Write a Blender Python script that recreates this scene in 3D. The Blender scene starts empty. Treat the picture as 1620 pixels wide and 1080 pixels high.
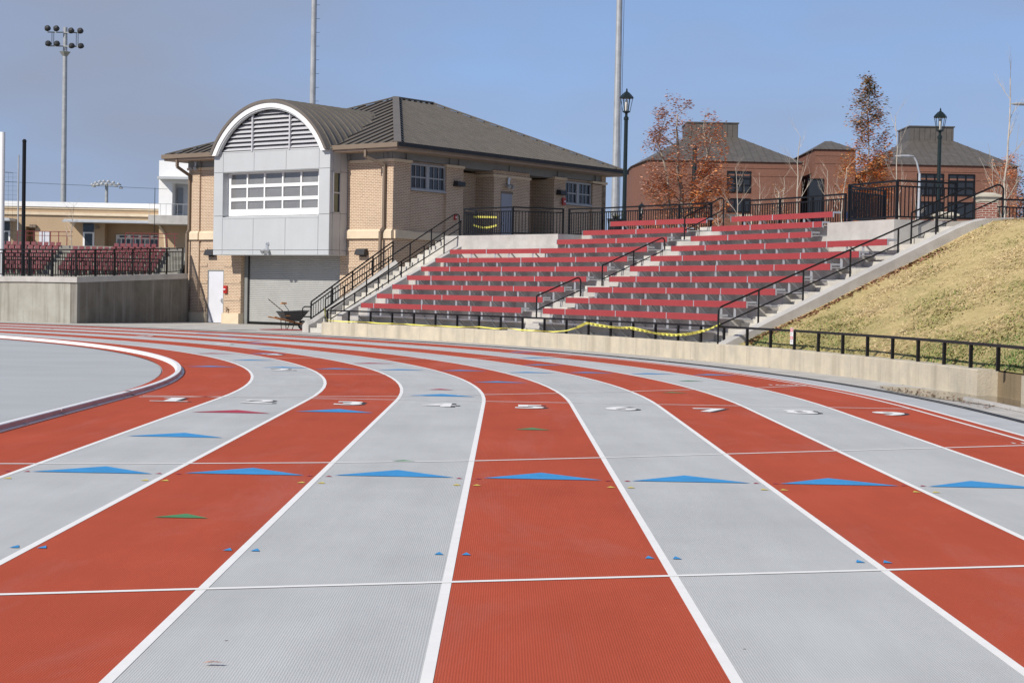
import bpy, bmesh, math, random
from mathutils import Vector, Matrix
R_ = math.radians
random.seed(7)
sc = bpy.context.scene
COL = sc.collection

# ------------------------------------------------------------------ camera, sky, sun, exposure
CAM_H, PITCH, ROLL = 1.5095, -0.0280448, 0.0194726
cd = bpy.data.cameras.new('camera'); cam = bpy.data.objects.new('camera', cd); COL.objects.link(cam)
cd.sensor_width = 36.0; cd.lens = 2630.8 / 1620 * 36; cd.clip_start = 0.1; cd.clip_end = 6000
c_, s_, cp, sp = math.cos(ROLL), math.sin(ROLL), math.cos(PITCH), math.sin(PITCH)
rt = Vector((c_, -sp * s_, cp * s_)); up = Vector((-s_, -sp * c_, cp * c_)); fw = Vector((0, cp, sp))
m4 = Matrix((rt, up, -fw)).transposed().to_4x4(); m4.translation = (0, 0, CAM_H); cam.matrix_world = m4
sc.camera = cam

SUN_AZ, SUN_EL = 225.0, 37.0
world = bpy.data.worlds.new('World'); sc.world = world; world.use_nodes = True
nt = world.node_tree; nt.nodes.clear()
def N(nt, t, **kw):
    n = nt.nodes.new(t)
    for k, v in kw.items():
        if k in n.inputs.keys(): n.inputs[k].default_value = v
        else: setattr(n, k, v)
    return n
sky = N(nt, 'ShaderNodeTexSky', sky_type='NISHITA', sun_disc=False, sun_elevation=R_(SUN_EL), sun_rotation=R_(SUN_AZ), air_density=0.95, dust_density=0.0, ozone_density=8.0, altitude=50)
tc = N(nt, 'ShaderNodeTexCoord'); mp = N(nt, 'ShaderNodeMapping'); mp.inputs['Scale'].default_value = (1, 1, 3.2); mp.inputs['Location'].default_value = (3.1, .9, .7)
nz = N(nt, 'ShaderNodeTexNoise', Scale=2.2, Detail=4.0, Roughness=0.5)
cr = N(nt, 'ShaderNodeValToRGB'); cr.color_ramp.elements[0].position = 0.37; cr.color_ramp.elements[1].position = 0.66
cr.color_ramp.elements[0].color = (0.04, 0.04, 0.04, 1); cr.color_ramp.elements[1].color = (0.9, 0.9, 0.9, 1)
m0 = N(nt, 'ShaderNodeMix', data_type='RGBA'); m0.inputs['B'].default_value = (3.5, 5.05, 8.6, 1)
sx = N(nt, 'ShaderNodeSeparateXYZ'); hz_ = N(nt, 'ShaderNodeMapRange', interpolation_type='SMOOTHSTEP'); hz_.inputs['From Min'].default_value = 0.0; hz_.inputs['From Max'].default_value = 0.55; hz_.inputs['To Min'].default_value = 0.7; hz_.inputs['To Max'].default_value = 0.0
mx = N(nt, 'ShaderNodeMix', data_type='RGBA'); mx.inputs['B'].default_value = (3.15, 3.6, 4.75, 1)
bg = N(nt, 'ShaderNodeBackground', Strength=0.099); wo = N(nt, 'ShaderNodeOutputWorld')
L = nt.links.new
L(tc.outputs['Generated'], sx.inputs[0]); L(sx.outputs['Z'], hz_.inputs['Value']); L(hz_.outputs[0], m0.inputs['Factor'])
L(tc.outputs['Generated'], mp.inputs['Vector']); L(mp.outputs[0], nz.inputs['Vector']); L(nz.outputs['Fac'], cr.inputs[0])
L(cr.outputs[0], mx.inputs['Factor']); L(sky.outputs[0], m0.inputs['A']); L(m0.outputs['Result'], mx.inputs['A']); L(mx.outputs['Result'], bg.inputs[0]); L(bg.outputs[0], wo.inputs[0])

sd = bpy.data.lights.new('sun', 'SUN'); sun = bpy.data.objects.new('sun', sd); COL.objects.link(sun)
sd.energy = 4.7; sd.angle = R_(0.53); sd.color = (1.0, 0.94, 0.855)
sv = Vector((math.sin(R_(SUN_AZ)) * math.cos(R_(SUN_EL)), math.cos(R_(SUN_AZ)) * math.cos(R_(SUN_EL)), math.sin(R_(SUN_EL))))
sun.rotation_euler = sv.to_track_quat('Z', 'Y').to_euler(); sun.location = sv * 60
sc.view_settings.view_transform = 'Standard'; sc.view_settings.look = 'None'
sc.view_settings.exposure = 0.0; sc.view_settings.gamma = 1.0; sc.view_settings.use_curve_mapping = False
sc.cycles.max_bounces = 6

# ------------------------------------------------------------------ materials
MATS = {}
def srgb(r, g, b):
    f = lambda c: (c / 255 / 12.92) if c / 255 <= 0.04045 else ((c / 255 + 0.055) / 1.055) ** 2.4
    return (f(r), f(g), f(b))
def mat(name, col, rough=0.7, metal=0.0, var=0.12, scale=2.0, bump=0.0, bscale=40.0, col2=None, streak=0.0, streak_col=(0.1, 0.08, 0.05), coords='Object', stretch=(1, 1, 1), spec=0.5):
    m = bpy.data.materials.new(name); m.use_nodes = True; t = m.node_tree; b = t.nodes['Principled BSDF']
    b.inputs['Roughness'].default_value = rough; b.inputs['Metallic'].default_value = metal
    b.inputs['Specular IOR Level'].default_value = spec
    tc = N(t, 'ShaderNodeTexCoord'); l = t.links.new
    mp = N(t, 'ShaderNodeMapping'); mp.inputs['Scale'].default_value = stretch
    l(tc.outputs[coords], mp.inputs[0])
    n1 = N(t, 'ShaderNodeTexNoise', Scale=scale, Detail=6.0, Roughness=0.65); l(mp.outputs[0], n1.inputs['Vector'])
    mx = N(t, 'ShaderNodeMix', data_type='RGBA')
    c2 = col2 or tuple(max(0, c * (1 - var * 2)) for c in col)
    c1 = col if col2 else tuple(min(1, c * (1 + var)) for c in col)
    mx.inputs['A'].default_value = (*c1, 1); mx.inputs['B'].default_value = (*c2, 1)
    rp = N(t, 'ShaderNodeMapRange'); rp.inputs['From Min'].default_value = 0.3; rp.inputs['From Max'].default_value = 0.7
    l(n1.outputs['Fac'], rp.inputs['Value']); l(rp.outputs[0], mx.inputs['Factor'])
    out = mx.outputs['Result']
    if streak:
        mp2 = N(t, 'ShaderNodeMapping'); mp2.inputs['Scale'].default_value = (1.5, 1.5, 0.1); l(tc.outputs['Object'], mp2.inputs[0])
        n2 = N(t, 'ShaderNodeTexNoise', Scale=1.6, Detail=7.0, Roughness=0.6); l(mp2.outputs[0], n2.inputs['Vector'])
        r2 = N(t, 'ShaderNodeMapRange'); r2.inputs['From Min'].default_value = 0.47; r2.inputs['From Max'].default_value = 0.72; r2.inputs['To Max'].default_value = streak
        l(n2.outputs['Fac'], r2.inputs['Value'])
        mx2 = N(t, 'ShaderNodeMix', data_type='RGBA'); mx2.inputs['B'].default_value = (*streak_col, 1)
        l(out, mx2.inputs['A']); l(r2.outputs[0], mx2.inputs['Factor']); out = mx2.outputs['Result']
    l(out, b.inputs['Base Color'])
    if bump:
        n3 = N(t, 'ShaderNodeTexNoise', Scale=bscale, Detail=3.0); l(tc.outputs[coords], n3.inputs['Vector'])
        bp = N(t, 'ShaderNodeBump', Strength=bump, Distance=0.02); l(n3.outputs['Fac'], bp.inputs['Height']); l(bp.outputs[0], b.inputs['Normal'])
    MATS[name] = m; return m
def brick_mat(name, c1, c2, mortar, w=0.203, h=0.0677, ms=0.011):
    m = bpy.data.materials.new(name); m.use_nodes = True; t = m.node_tree; b = t.nodes['Principled BSDF']; l = t.links.new
    b.inputs['Roughness'].default_value = 0.85; b.inputs['Specular IOR Level'].default_value = 0.25
    uv = N(t, 'ShaderNodeUVMap', uv_map='UVMap')
    br = N(t, 'ShaderNodeTexBrick', Scale=1.0); br.inputs['Color1'].default_value = (*c1, 1); br.inputs['Color2'].default_value = (*c2, 1); br.inputs['Mortar'].default_value = (*mortar, 1)
    br.inputs['Brick Width'].default_value = w; br.inputs['Row Height'].default_value = h; br.inputs['Mortar Size'].default_value = ms; br.inputs['Mortar Smooth'].default_value = 0.2
    br.inputs['Bias'].default_value = 0.0
    l(uv.outputs[0], br.inputs['Vector'])
    n = N(t, 'ShaderNodeTexNoise', Scale=0.5, Detail=4.0); l(uv.outputs[0], n.inputs['Vector'])
    hs = N(t, 'ShaderNodeHueSaturation'); r = N(t, 'ShaderNodeMapRange'); r.inputs['To Min'].default_value = 0.86; r.inputs['To Max'].default_value = 1.12
    l(n.outputs['Fac'], r.inputs[0]); l(r.outputs[0], hs.inputs['Value']); l(br.outputs['Color'], hs.inputs['Color']); l(hs.outputs[0], b.inputs['Base Color'])
    bp = N(t, 'ShaderNodeBump', Strength=0.5, Distance=0.008, invert=True); l(br.outputs['Fac'], bp.inputs['Height']); l(bp.outputs[0], b.inputs['Normal'])
    MATS[name] = m; return m
def glass_mat(name, col, rough=0.06, var=0.1):
    m = mat(name, col, rough, 0.0, var, 0.8, spec=0.6); return m
def track_mat(name, col, ridge=0.33):
    m = mat(name, col, 0.95, var=0.05, scale=0.5, spec=0.08); t = m.node_tree; l = t.links.new; b = t.nodes['Principled BSDF']
    tc = N(t, 'ShaderNodeTexCoord')
    # fine rubber granules and the paving-machine ridges that run along the lanes
    g = N(t, 'ShaderNodeTexNoise', Scale=330.0, Detail=2.0); l(tc.outputs['Object'], g.inputs['Vector'])
    uv = N(t, 'ShaderNodeUVMap', uv_map='UVMap')
    w = N(t, 'ShaderNodeTexWave', wave_type='BANDS', bands_direction='X', Scale=26.0, Distortion=2.5, Detail=2.0); w.inputs['Detail Scale'].default_value = 3.0
    l(uv.outputs[0], w.inputs['Vector'])
    mm = N(t, 'ShaderNodeMath', operation='MULTIPLY_ADD'); mm.inputs[1].default_value = 0.6
    l(w.outputs['Fac'], mm.inputs[0]); l(g.outputs['Fac'], mm.inputs[2])
    bp = N(t, 'ShaderNodeBump', Strength=ridge, Distance=0.006); l(mm.outputs[0], bp.inputs['Height']); l(bp.outputs[0], b.inputs['Normal'])
    # granule colour speckle and long scuffs
    src = b.inputs['Base Color'].links[0].from_socket
    mp = N(t, 'ShaderNodeMapping'); mp.inputs['Scale'].default_value = (1.0, 0.12, 1); l(uv.outputs[0], mp.inputs[0])
    n2 = N(t, 'ShaderNodeTexNoise', Scale=2.2, Detail=6.0, Roughness=0.7); l(mp.outputs[0], n2.inputs['Vector'])
    ad = N(t, 'ShaderNodeMath', operation='ADD'); l(n2.outputs['Fac'], ad.inputs[0])
    g2 = N(t, 'ShaderNodeMath', operation='MULTIPLY'); g2.inputs[1].default_value = 0.5; l(mm.outputs[0], g2.inputs[0]); l(g2.outputs[0], ad.inputs[1])
    hs = N(t, 'ShaderNodeHueSaturation'); r = N(t, 'ShaderNodeMapRange'); r.inputs['From Min'].default_value = 0.5; r.inputs['From Max'].default_value = 1.2; r.inputs['To Min'].default_value = 0.86; r.inputs['To Max'].default_value = 1.1
    l(ad.outputs[0], r.inputs[0]); l(r.outputs[0], hs.inputs["Value"]); l(src, hs.inputs["Color"])
    mp2 = N(t, 'ShaderNodeMapping'); mp2.inputs['Scale'].default_value = (0.9, 0.25, 1); l(tc.outputs['Object'], mp2.inputs[0])
    n4 = N(t, 'ShaderNodeTexNoise', Scale=1.1, Detail=8.0, Roughness=0.72, Distortion=0.6); l(mp2.outputs[0], n4.inputs['Vector'])
    r4 = N(t, 'ShaderNodeMapRange'); r4.inputs['From Min'].default_value = 0.5; r4.inputs['From Max'].default_value = 0.8; r4.inputs['To Max'].default_value = 0.28
    l(n4.outputs['Fac'], r4.inputs[0]); dm = N(t, 'ShaderNodeMix', data_type='RGBA'); dm.inputs['B'].default_value = (*[0.55 * c + 0.2 for c in col], 1)
    l(r4.outputs[0], dm.inputs['Factor']); l(hs.outputs[0], dm.inputs['A'])
    vo = N(t, 'ShaderNodeTexVoronoi', Scale=1.3, Randomness=1.0); l(tc.outputs['Object'], vo.inputs['Vector'])
    sp_ = N(t, 'ShaderNodeMath', operation='LESS_THAN'); sp_.inputs[1].default_value = 0.012; l(vo.outputs['Distance'], sp_.inputs[0])
    dk = N(t, 'ShaderNodeMix', data_type='RGBA'); dk.inputs['B'].default_value = (0.08, 0.06, 0.05, 1); l(sp_.outputs[0], dk.inputs['Factor']); l(dm.outputs['Result'], dk.inputs['A']); l(dk.outputs['Result'], b.inputs['Base Color'])
    return m

track_mat('track_red', (0.45, 0.086, 0.047)); track_mat('track_grey', (0.49, 0.5, 0.497))
mat('infield_grey', (0.425, 0.44, 0.445), 0.9, var=0.045, scale=0.45, bump=0.15, bscale=250, stretch=(.7, 1.2, 1), spec=.15)
mat('line_white', (0.84, 0.83, 0.8), 0.7, var=0.03, scale=6)
mat('mark_blue', (0.035, 0.29, 0.62), 0.6, var=0.08, scale=5); mat('mark_red', (0.45, 0.03, 0.06), 0.6, var=0.08); mat('mark_green', (0.07, 0.26, 0.09), 0.6, var=0.08)
mat('mark_yellow', (0.75, 0.6, 0.1), 0.6, var=0.05); mat('mark_black', (0.03, 0.03, 0.03), 0.7)
mat('concrete_new', (0.49, 0.47, 0.44), 0.9, var=0.12, scale=1.2, bump=0.3, bscale=60, streak=0.25, streak_col=(0.36, 0.33, 0.28))
mat('concrete_step', (0.55, 0.525, 0.47), 0.9, var=0.1, scale=1.5, bump=0.3, bscale=60, streak=0.15, streak_col=(0.3, 0.27, 0.22))
mat('concrete_wall', (0.6, 0.52, 0.39), 0.92, scale=2.2, col2=(0.44, 0.4, 0.32), bump=0.4, bscale=30, streak=0.8, streak_col=(0.33, 0.29, 0.22))
mat('concrete_left', (0.4, 0.39, 0.34), 0.92, scale=1.0, col2=(0.3, 0.285, 0.24), bump=0.4, bscale=25, streak=0.9, streak_col=(0.15, 0.135, 0.105))
mat('concrete_damp', (0.27, 0.2, 0.115), 0.8, scale=1.3, col2=(0.2, 0.15, 0.09), bump=0.4, bscale=25, streak=0.8, streak_col=(0.12, 0.09, 0.05))
mat('apron_grey', (0.46, 0.47, 0.48), 0.85, var=0.07, scale=1.3, bump=0.2, bscale=90); mat('apron_tan', (0.48, 0.46, 0.42), 0.9, var=0.12, scale=1.1, bump=0.3, bscale=70)
mat('puddle', (0.16, 0.13, 0.09), 0.12, var=0.35, scale=2.0); mat('gap_dark', (0.045, 0.045, 0.05), 0.95, var=0.3, scale=3)
mat('concrete_shade_stain', (0.2, 0.185, 0.155), 0.92, scale=1.0, col2=(0.12, 0.11, 0.09), bump=0.4, bscale=25, streak=0.8, streak_col=(0.3, 0.29, 0.27))  # darker copy of the wall concrete: shade in the base colour, plus stain streaks
brick_mat('brick_tan', (0.44, 0.295, 0.195), (0.35, 0.225, 0.145), (0.72, 0.62, 0.48))
brick_mat('brick_red', (0.2, 0.082, 0.055), (0.155, 0.062, 0.042), (0.25, 0.145, 0.105))
brick_mat('brick_pillar', (0.3, 0.09, 0.06), (0.22, 0.06, 0.045), (0.5, 0.42, 0.35))
brick_mat('brick_far', (0.45, 0.32, 0.2), (0.4, 0.285, 0.175), (0.52, 0.4, 0.27))
mat('cast_stone', (0.68, 0.56, 0.4), 0.8, var=0.06, scale=2); mat('stone_pale', (0.55, 0.5, 0.4), 0.85, var=0.1, scale=3)
mat('roof_bronze', (0.175, 0.15, 0.123), 0.45, 0.2, var=0.05, scale=1.0); mat('roof_seam', (0.125, 0.114, 0.097), 0.45, 0.25)
mat('roof_far', (0.13, 0.115, 0.1), 0.55, 0.2); mat('trim_brown', (0.19, 0.145, 0.105), 0.55, var=0.05); mat('soffit_tan', (0.34, 0.26, 0.2), 0.7, var=0.05)
mat('panel_grey', (0.475, 0.492, 0.5), 0.4, 0.0, var=0.03, scale=0.7, streak=0.16, streak_col=(0.36, 0.37, 0.37)); mat('frieze_grey', (0.22, 0.225, 0.22), 0.55, var=0.06)
mat('sash_grey', (0.36, 0.37, 0.38), 0.5, var=0.04); mat('tape_print', (0.3, 0.27, 0.04), 0.6); mat('kerb_shade', (0.5, 0.29, 0.29), 0.6); mat('joint_grey', (0.12, 0.12, 0.13), 0.8); mat('white_paint', (0.82, 0.82, 0.81), 0.5, var=0.02); mat('louvre_grey', (0.5, 0.5, 0.52), 0.45, var=0.03)
mat('louvre_dark', (0.035, 0.035, 0.038), 0.8); mat('door_white', (0.66, 0.67, 0.72), 0.45, var=0.03); mat('door_grey', (0.3, 0.31, 0.36), 0.5, var=0.04); mat('door_dark', (0.045, 0.05, 0.07), 0.5)
mat('shutter_grey', (0.43, 0.43, 0.415), 0.5, 0.1, var=0.05, scale=1.5); glass_mat('pane_grey', (0.2, 0.2, 0.2), 0.12); glass_mat('pane_dark', (0.02, 0.022, 0.026), 0.12); glass_mat('pane_olive', (0.12, 0.14, 0.085), 0.08)
mat('black_metal', (0.007, 0.007, 0.008), 0.4, 0.0, var=0.1, spec=0.3); mat('black_plastic', (0.03, 0.03, 0.032), 0.5); mat('lamp_green', (0.018, 0.03, 0.03), 0.35, 0.4)
mat('bench_red', (0.32, 0.042, 0.044), 0.55, var=0.04, scale=3); mat('aluminium', (0.6, 0.61, 0.62), 0.38, 0.6, var=0.05); mat('galvanised', (0.42, 0.43, 0.44), 0.5, 0.35, var=0.1)
mat('strut_grey', (0.46, 0.47, 0.48), 0.5, 0.4, var=0.1)
mat('seat_red', (0.15, 0.007, 0.017), 0.5, var=0.06); mat('rail_red', (0.2, 0.03, 0.035), 0.5)
mat('grass_base', (0.5, 0.36, 0.16), 0.95, scale=0.9, col2=(0.36, 0.3, 0.11), bump=0.7, bscale=9, stretch=(2.2, 2.2, 5))
_m = mat('bank_turf', (0.52, 0.4, 0.19), 0.95, scale=1.5, col2=(0.37, 0.29, 0.12), bump=0.9, bscale=11, stretch=(1.6, 1.6, 4)); _t = _m.node_tree; _b = _t.nodes['Principled BSDF']; _src = _b.inputs['Base Color'].links[0].from_socket
_tc = N(_t, 'ShaderNodeTexCoord'); _n = N(_t, 'ShaderNodeTexNoise', Scale=0.7, Detail=8.0, Roughness=0.7); _t.links.new(_tc.outputs['Object'], _n.inputs['Vector'])
_sx = N(_t, 'ShaderNodeSeparateXYZ'); _t.links.new(_tc.outputs['Object'], _sx.inputs[0])
_a = N(_t, 'ShaderNodeMath', operation='MULTIPLY_ADD'); _a.inputs[1].default_value = -0.13; _t.links.new(_sx.outputs['Z'], _a.inputs[0]); _t.links.new(_n.outputs['Fac'], _a.inputs[2])
_r = N(_t, 'ShaderNodeMapRange'); _r.inputs['From Min'].default_value = 0.28; _r.inputs['From Max'].default_value = 0.62; _r.inputs['To Max'].default_value = 0.85; _t.links.new(_a.outputs[0], _r.inputs[0])
_x = N(_t, 'ShaderNodeMix', data_type='RGBA'); _x.inputs['B'].default_value = (0.2, 0.2, 0.06, 1); _t.links.new(_r.outputs[0], _x.inputs['Factor']); _t.links.new(_src, _x.inputs['A']); _t.links.new(_x.outputs['Result'], _b.inputs['Base Color'])
mat('straw_a', (0.64, 0.49, 0.26), 0.9, var=0.1); mat('straw_b', (0.52, 0.37, 0.16), 0.9, var=0.2); mat('grass_green', (0.12, 0.19, 0.04), 0.85, var=0.3); mat('grass_olive', (0.3, 0.27, 0.09), 0.9, var=0.2)
mat('leaf_brown', (0.2, 0.08, 0.035), 0.85, var=0.4, scale=8); mat('leaf_orange', (0.78, 0.31, 0.1), 0.75, var=0.15, scale=3); mat('leaf_rust', (0.62, 0.3, 0.18), 0.8, var=0.15, scale=3); mat('leaf_dull', (0.5, 0.29, 0.22), 0.85, var=0.15)
mat('leaf_gold', (0.56, 0.32, 0.12), 0.75, var=0.15, scale=3); mat('leaf_green', (0.15, 0.15, 0.07), 0.8, var=0.2); mat('leaf_ever', (0.04, 0.06, 0.025), 0.8, var=0.4, scale=1.0); mat('bark_grey', (0.36, 0.31, 0.25), 0.95, var=0.3, scale=6, stretch=(1, 1, .2)); mat('bark_white', (0.52, 0.45, 0.37), 0.9, var=0.2, scale=4)
mat('plaza_concrete', (0.3, 0.28, 0.25), 0.9, var=0.08, scale=0.8); mat('ground_soil', (0.2, 0.19, 0.1), 0.95, var=0.3, scale=0.05)
mat('wood_orange', (0.55, 0.25, 0.09), 0.6, var=0.2, scale=6); mat('wood_dark', (0.12, 0.06, 0.03), 0.6); mat('rubber', (0.02, 0.02, 0.02), 0.8); mat('tray_black', (0.05, 0.052, 0.055), 0.45, 0.1)
mat('alarm_red', (0.45, 0.03, 0.025), 0.4); mat('tape_yellow', (0.8, 0.73, 0.14), 0.5, var=0.05); mat('bin_blue', (0.03, 0.05, 0.16), 0.5); mat('sign_pink', (0.62, 0.2, 0.22), 0.5); mat('sign_text', (0.3, 0.3, 0.33), 0.6)
mat('globe', (0.6, 0.58, 0.52), 0.15, var=0.02); mat('rag_red', (0.32, 0.05, 0.06), 0.9)

# ------------------------------------------------------------------ builders
class MB:
    def __init__(s): s.v = []; s.f = []; s.m = []
    def quad(s, *p, m=0):
        i = len(s.v); s.v += [tuple(q) for q in p]; s.f.append(tuple(range(i, i + len(p)))); s.m.append(m); return s
    def prism(s, base, top, m=0):          # two matching rings
        i = len(s.v); n = len(base); s.v += [tuple(q) for q in base] + [tuple(q) for q in top]
        s.f += [tuple(range(i + n - 1, i - 1, -1)), tuple(range(i + n, i + 2 * n))] + [(i + k, i + (k + 1) % n, i + n + (k + 1) % n, i + n + k) for k in range(n)]
        s.m += [m] * (n + 2); return s
    def box(s, x0, x1, y0, y1, z0, z1, m=0):
        return s.prism([(x0, y0, z0), (x1, y0, z0), (x1, y1, z0), (x0, y1, z0)], [(x0, y0, z1), (x1, y0, z1), (x1, y1, z1), (x0, y1, z1)], m)
    def bar(s, p, q, w, h, m=0):           # rectangular bar from p to q, w sideways, h upwards
        p, q = Vector(p), Vector(q); d = (q - p).normalized()
        sd_ = d.cross(Vector((0, 0, 1)));
        if sd_.length < 1e-3: sd_ = Vector((1, 0, 0))
        sd_.normalize(); u = sd_.cross(d); a, b = sd_ * w / 2, u * h / 2
        return s.prism([p - a - b, p + a - b, p + a + b, p - a + b][::-1], [q - a - b, q + a - b, q + a + b, q - a + b][::-1], m)
    def tube(s, p, q, r0, r1=None, n=8, m=0):
        r1 = r0 if r1 is None else r1; p, q = Vector(p), Vector(q); d = (q - p).normalized()
        a = d.orthogonal().normalized(); b = d.cross(a)
        ring = lambda c, r: [c + (a * math.cos(2 * math.pi * k / n) + b * math.sin(2 * math.pi * k / n)) * r for k in range(n)]
        return s.prism(ring(p, r0), ring(q, r1), m)
    def path(s, pts, r, n=6, m=0):
        for a, b in zip(pts, pts[1:]): s.tube(a, b, r, r, n, m)
        return s
    def rings(s, rings, m=0, cap=True):    # loft of equal-count rings
        i = len(s.v); n = len(rings[0])
        for rg in rings: s.v += [tuple(q) for q in rg]
        for j in range(len(rings) - 1):
            for k in range(n):
                s.f.append((i + j * n + k, i + j * n + (k + 1) % n, i + (j + 1) * n + (k + 1) % n, i + (j + 1) * n + k)); s.m.append(m)
        if cap:
            s.f.append(tuple(range(i + n - 1, i - 1, -1))); s.f.append(tuple(range(i + (len(rings) - 1) * n, i + len(rings) * n))); s.m += [m, m]
        return s
    def lathe(s, c, prof, n=12, m=0):      # profile of (radius, z)
        return s.rings([[(c[0] + r * math.cos(2 * math.pi * k / n), c[1] + r * math.sin(2 * math.pi * k / n), c[2] + z) for k in range(n)] for r, z in prof], m)
    def mesh(s, name, mats, off=(0, 0, 0), smooth=False):
        me = bpy.data.meshes.new(name); o = Vector(off)
        me.from_pydata([Vector(v) - o for v in s.v], [], s.f)
        for mm in ([mats] if isinstance(mats, str) else mats): me.materials.append(MATS[mm])
        if isinstance(mats, (list, tuple)) and len(mats) > 1: me.polygons.foreach_set('material_index', s.m)
        uv = me.uv_layers.new(name='UVMap').data
        for p in me.polygons:
            n = p.normal
            if abs(n.z) > 0.75: tx, ty = Vector((1, 0, 0)), Vector((0, 1, 0))
            else:
                tx = Vector((-n.y, n.x, 0)); tx.normalize(); ty = Vector((0, 0, 1))
            for li in p.loop_indices:
                co = me.vertices[me.loops[li].vertex_index].co; uv[li].uv = (co.dot(tx), co.dot(ty))
        if smooth: me.polygons.foreach_set('use_smooth', [True] * len(me.polygons))
        me.validate(); me.update(); return me
    def build(s, name, mats, parent=None, smooth=False, **kw):
        off = (0, 0, 0)
        if parent is not None: off = parent.get('_o', (0, 0, 0)) if False else OFF.get(parent, (0, 0, 0))
        ob = bpy.data.objects.new(name, s.mesh(name, mats, off, smooth)); COL.objects.link(ob)
        if parent is not None: ob.parent = parent; OFF[ob] = off
        for k, v in kw.items(): ob[k] = v
        return ob
OFF = {}
def thing(name, label, cat, loc=(0, 0, 0), rotz=0.0, group=None, world=True):
    o = bpy.data.objects.new(name, None); COL.objects.link(o); o.location = loc; o.rotation_euler = (0, 0, rotz)
    o.empty_display_size = 0.2; o['label'] = label; o['category'] = cat
    if group: o['group'] = group
    OFF[o] = tuple(loc) if (world and not rotz) else (0, 0, 0)   # parts of unrotated things are given in world coordinates
    return o
def tag(o, label, cat, group=None):
    o['label'] = label; o['category'] = cat
    if group: o['group'] = group
    return o
def struct(o): o['kind'] = 'structure'; return o
def stuff(o): o['kind'] = 'stuff'; return o
def inst(me, name, parent, loc, rotz=0.0):
    o = bpy.data.objects.new(name, me); COL.objects.link(o); o.location = Vector(loc) - Vector(OFF.get(parent, (0, 0, 0))); o.rotation_euler = (0, 0, rotz); o.parent = parent; return o
def copy_tree(o, parent=None):
    c = o.copy(); COL.objects.link(c)
    if parent: c.parent = parent
    for ch in list(o.children): copy_tree(ch, c)
    return c

# track frame: a straight (azimuth AZ) that meets a bend of radius RI about CX, CY
AZ, OFFS, S0, RI, LW = -0.00428727, -5.15921, 23.17064, 36.5, 1.22
DX, DY = math.sin(AZ), math.cos(AZ); NX, NY = math.cos(AZ), -math.sin(AZ)
CX = DX * S0 + NX * (OFFS - RI); CY = DY * S0 + NY * (OFFS - RI)
def PW(r, ph, z=0.0): return Vector((CX + r * math.cos(R_(ph)), CY + r * math.sin(R_(ph)), z))
def TR(lane, s, z=0.0):                    # straight part: lane coordinate, distance along
    l = OFFS + lane * LW; return Vector((DX * s + NX * l, DY * s + NY * l, z))
def TP(r, t, z=0.0):                       # t<0: metres before the bend; t>=0: degrees round it
    if t < 0: return TR((r - RI) / LW, S0 + t, z)
    return PW(r, t + math.degrees(-AZ) * 0 , z) if t > 0 else TR((r - RI) / LW, S0, z)
def TS(lane, s): return lane, s
TT = [-40, -32, -26, -20, -16, -12, -8, -5, -2.5, 0] + [x * 1.5 for x in range(1, 100)]
def band(r0, r1, z, name, m, t0=-40, t1=148.5, th=0.0, parent=None, tts=None):
    b = MB(); ts = [t for t in (tts or TT) if t0 <= t <= t1]
    i = 0
    for t in ts:
        b.v += [tuple(TP(r0, t, z)), tuple(TP(r1, t, z))]
    for k in range(len(ts) - 1): b.f.append((2 * k, 2 * k + 1, 2 * k + 3, 2 * k + 2)); b.m.append(0)
    o = b.build(name, m, parent)
    # uv: across, along
    uv = o.data.uv_layers[0].data; dist = [0]
    for a, c in zip(ts, ts[1:]): dist.append(dist[-1] + (TP(r0, a) - TP(r0, c)).length)
    for p in o.data.polygons:
        for li in p.loop_indices:
            vi = o.data.loops[li].vertex_index; uv[li].uv = ((r0, r1)[vi % 2], dist[vi // 2])
    return o
def arcprism(b, r0, r1, z0, z1, p0, p1, step=1.5, m=0):   # curved block between angles p0..p1
    n = max(1, int(abs(p1 - p0) / step + .5)); R0 = r0 if callable(r0) else (lambda t: r0)
    rings = [[PW(r0, p0 + (p1 - p0) * k / n, z0), PW(r1, p0 + (p1 - p0) * k / n, z0), PW(r1, p0 + (p1 - p0) * k / n, z1), PW(r0, p0 + (p1 - p0) * k / n, z1)] for k in range(n + 1)]
    return b.rings([r[::-1] for r in rings] if p1 > p0 else rings, m)

# ------------------------------------------------------------------ ground and track
g = MB(); g.quad((-900, -300, -0.06), (900, -300, -0.06), (900, 1500, -0.06), (-900, 1500, -0.06)); struct(g.build('ground', 'ground_soil'))
struct(band(30.0, 49.9, -0.02, 'running_track', 'apron_grey'))
track = bpy.data.objects['running_track']
g = MB(); n0 = len(TT)
g.v.append((CX - 30, CY - 60, -0.008)); g.v.append((CX - 30, CY + 5, -0.008))
pts = [TP(36.12, t, -0.008) for t in TT]; g.v += [tuple(p) for p in pts]; g.f.append(tuple([0] + list(range(2, 2 + n0)) + [1])); g.m.append(0)
o = g.build('infield', 'infield_grey'); bm = bmesh.new(); bm.from_mesh(o.data); bmesh.ops.triangulate(bm, faces=bm.faces[:]); bm.to_mesh(o.data); bm.free(); struct(o)
g = MB().quad((-34.5, -18, -0.008), (CX + 36.12, -18, -0.008), (CX + 36.12, 3, -0.008), (-34.5, 3, -0.008))
for k in range(9):
    o = band(RI + (0.0 if k else -0.36) + k * LW, RI + (k + 1) * LW + (0.16 if k == 8 else 0), 0.0, 'lane', 'track_red' if k % 2 == 0 else 'track_grey', parent=track)
for k in range(1, 10): band(RI + k * LW - 0.025 * (k < 9) - .05 * (k == 9), RI + k * LW + 0.025 * (k < 9), 0.002, 'lane_line', 'line_white', parent=track)
band(RI + 9 * LW + .16, RI + 9 * LW + .21, 0.002, 'edge_line', 'line_white', parent=track)
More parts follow.
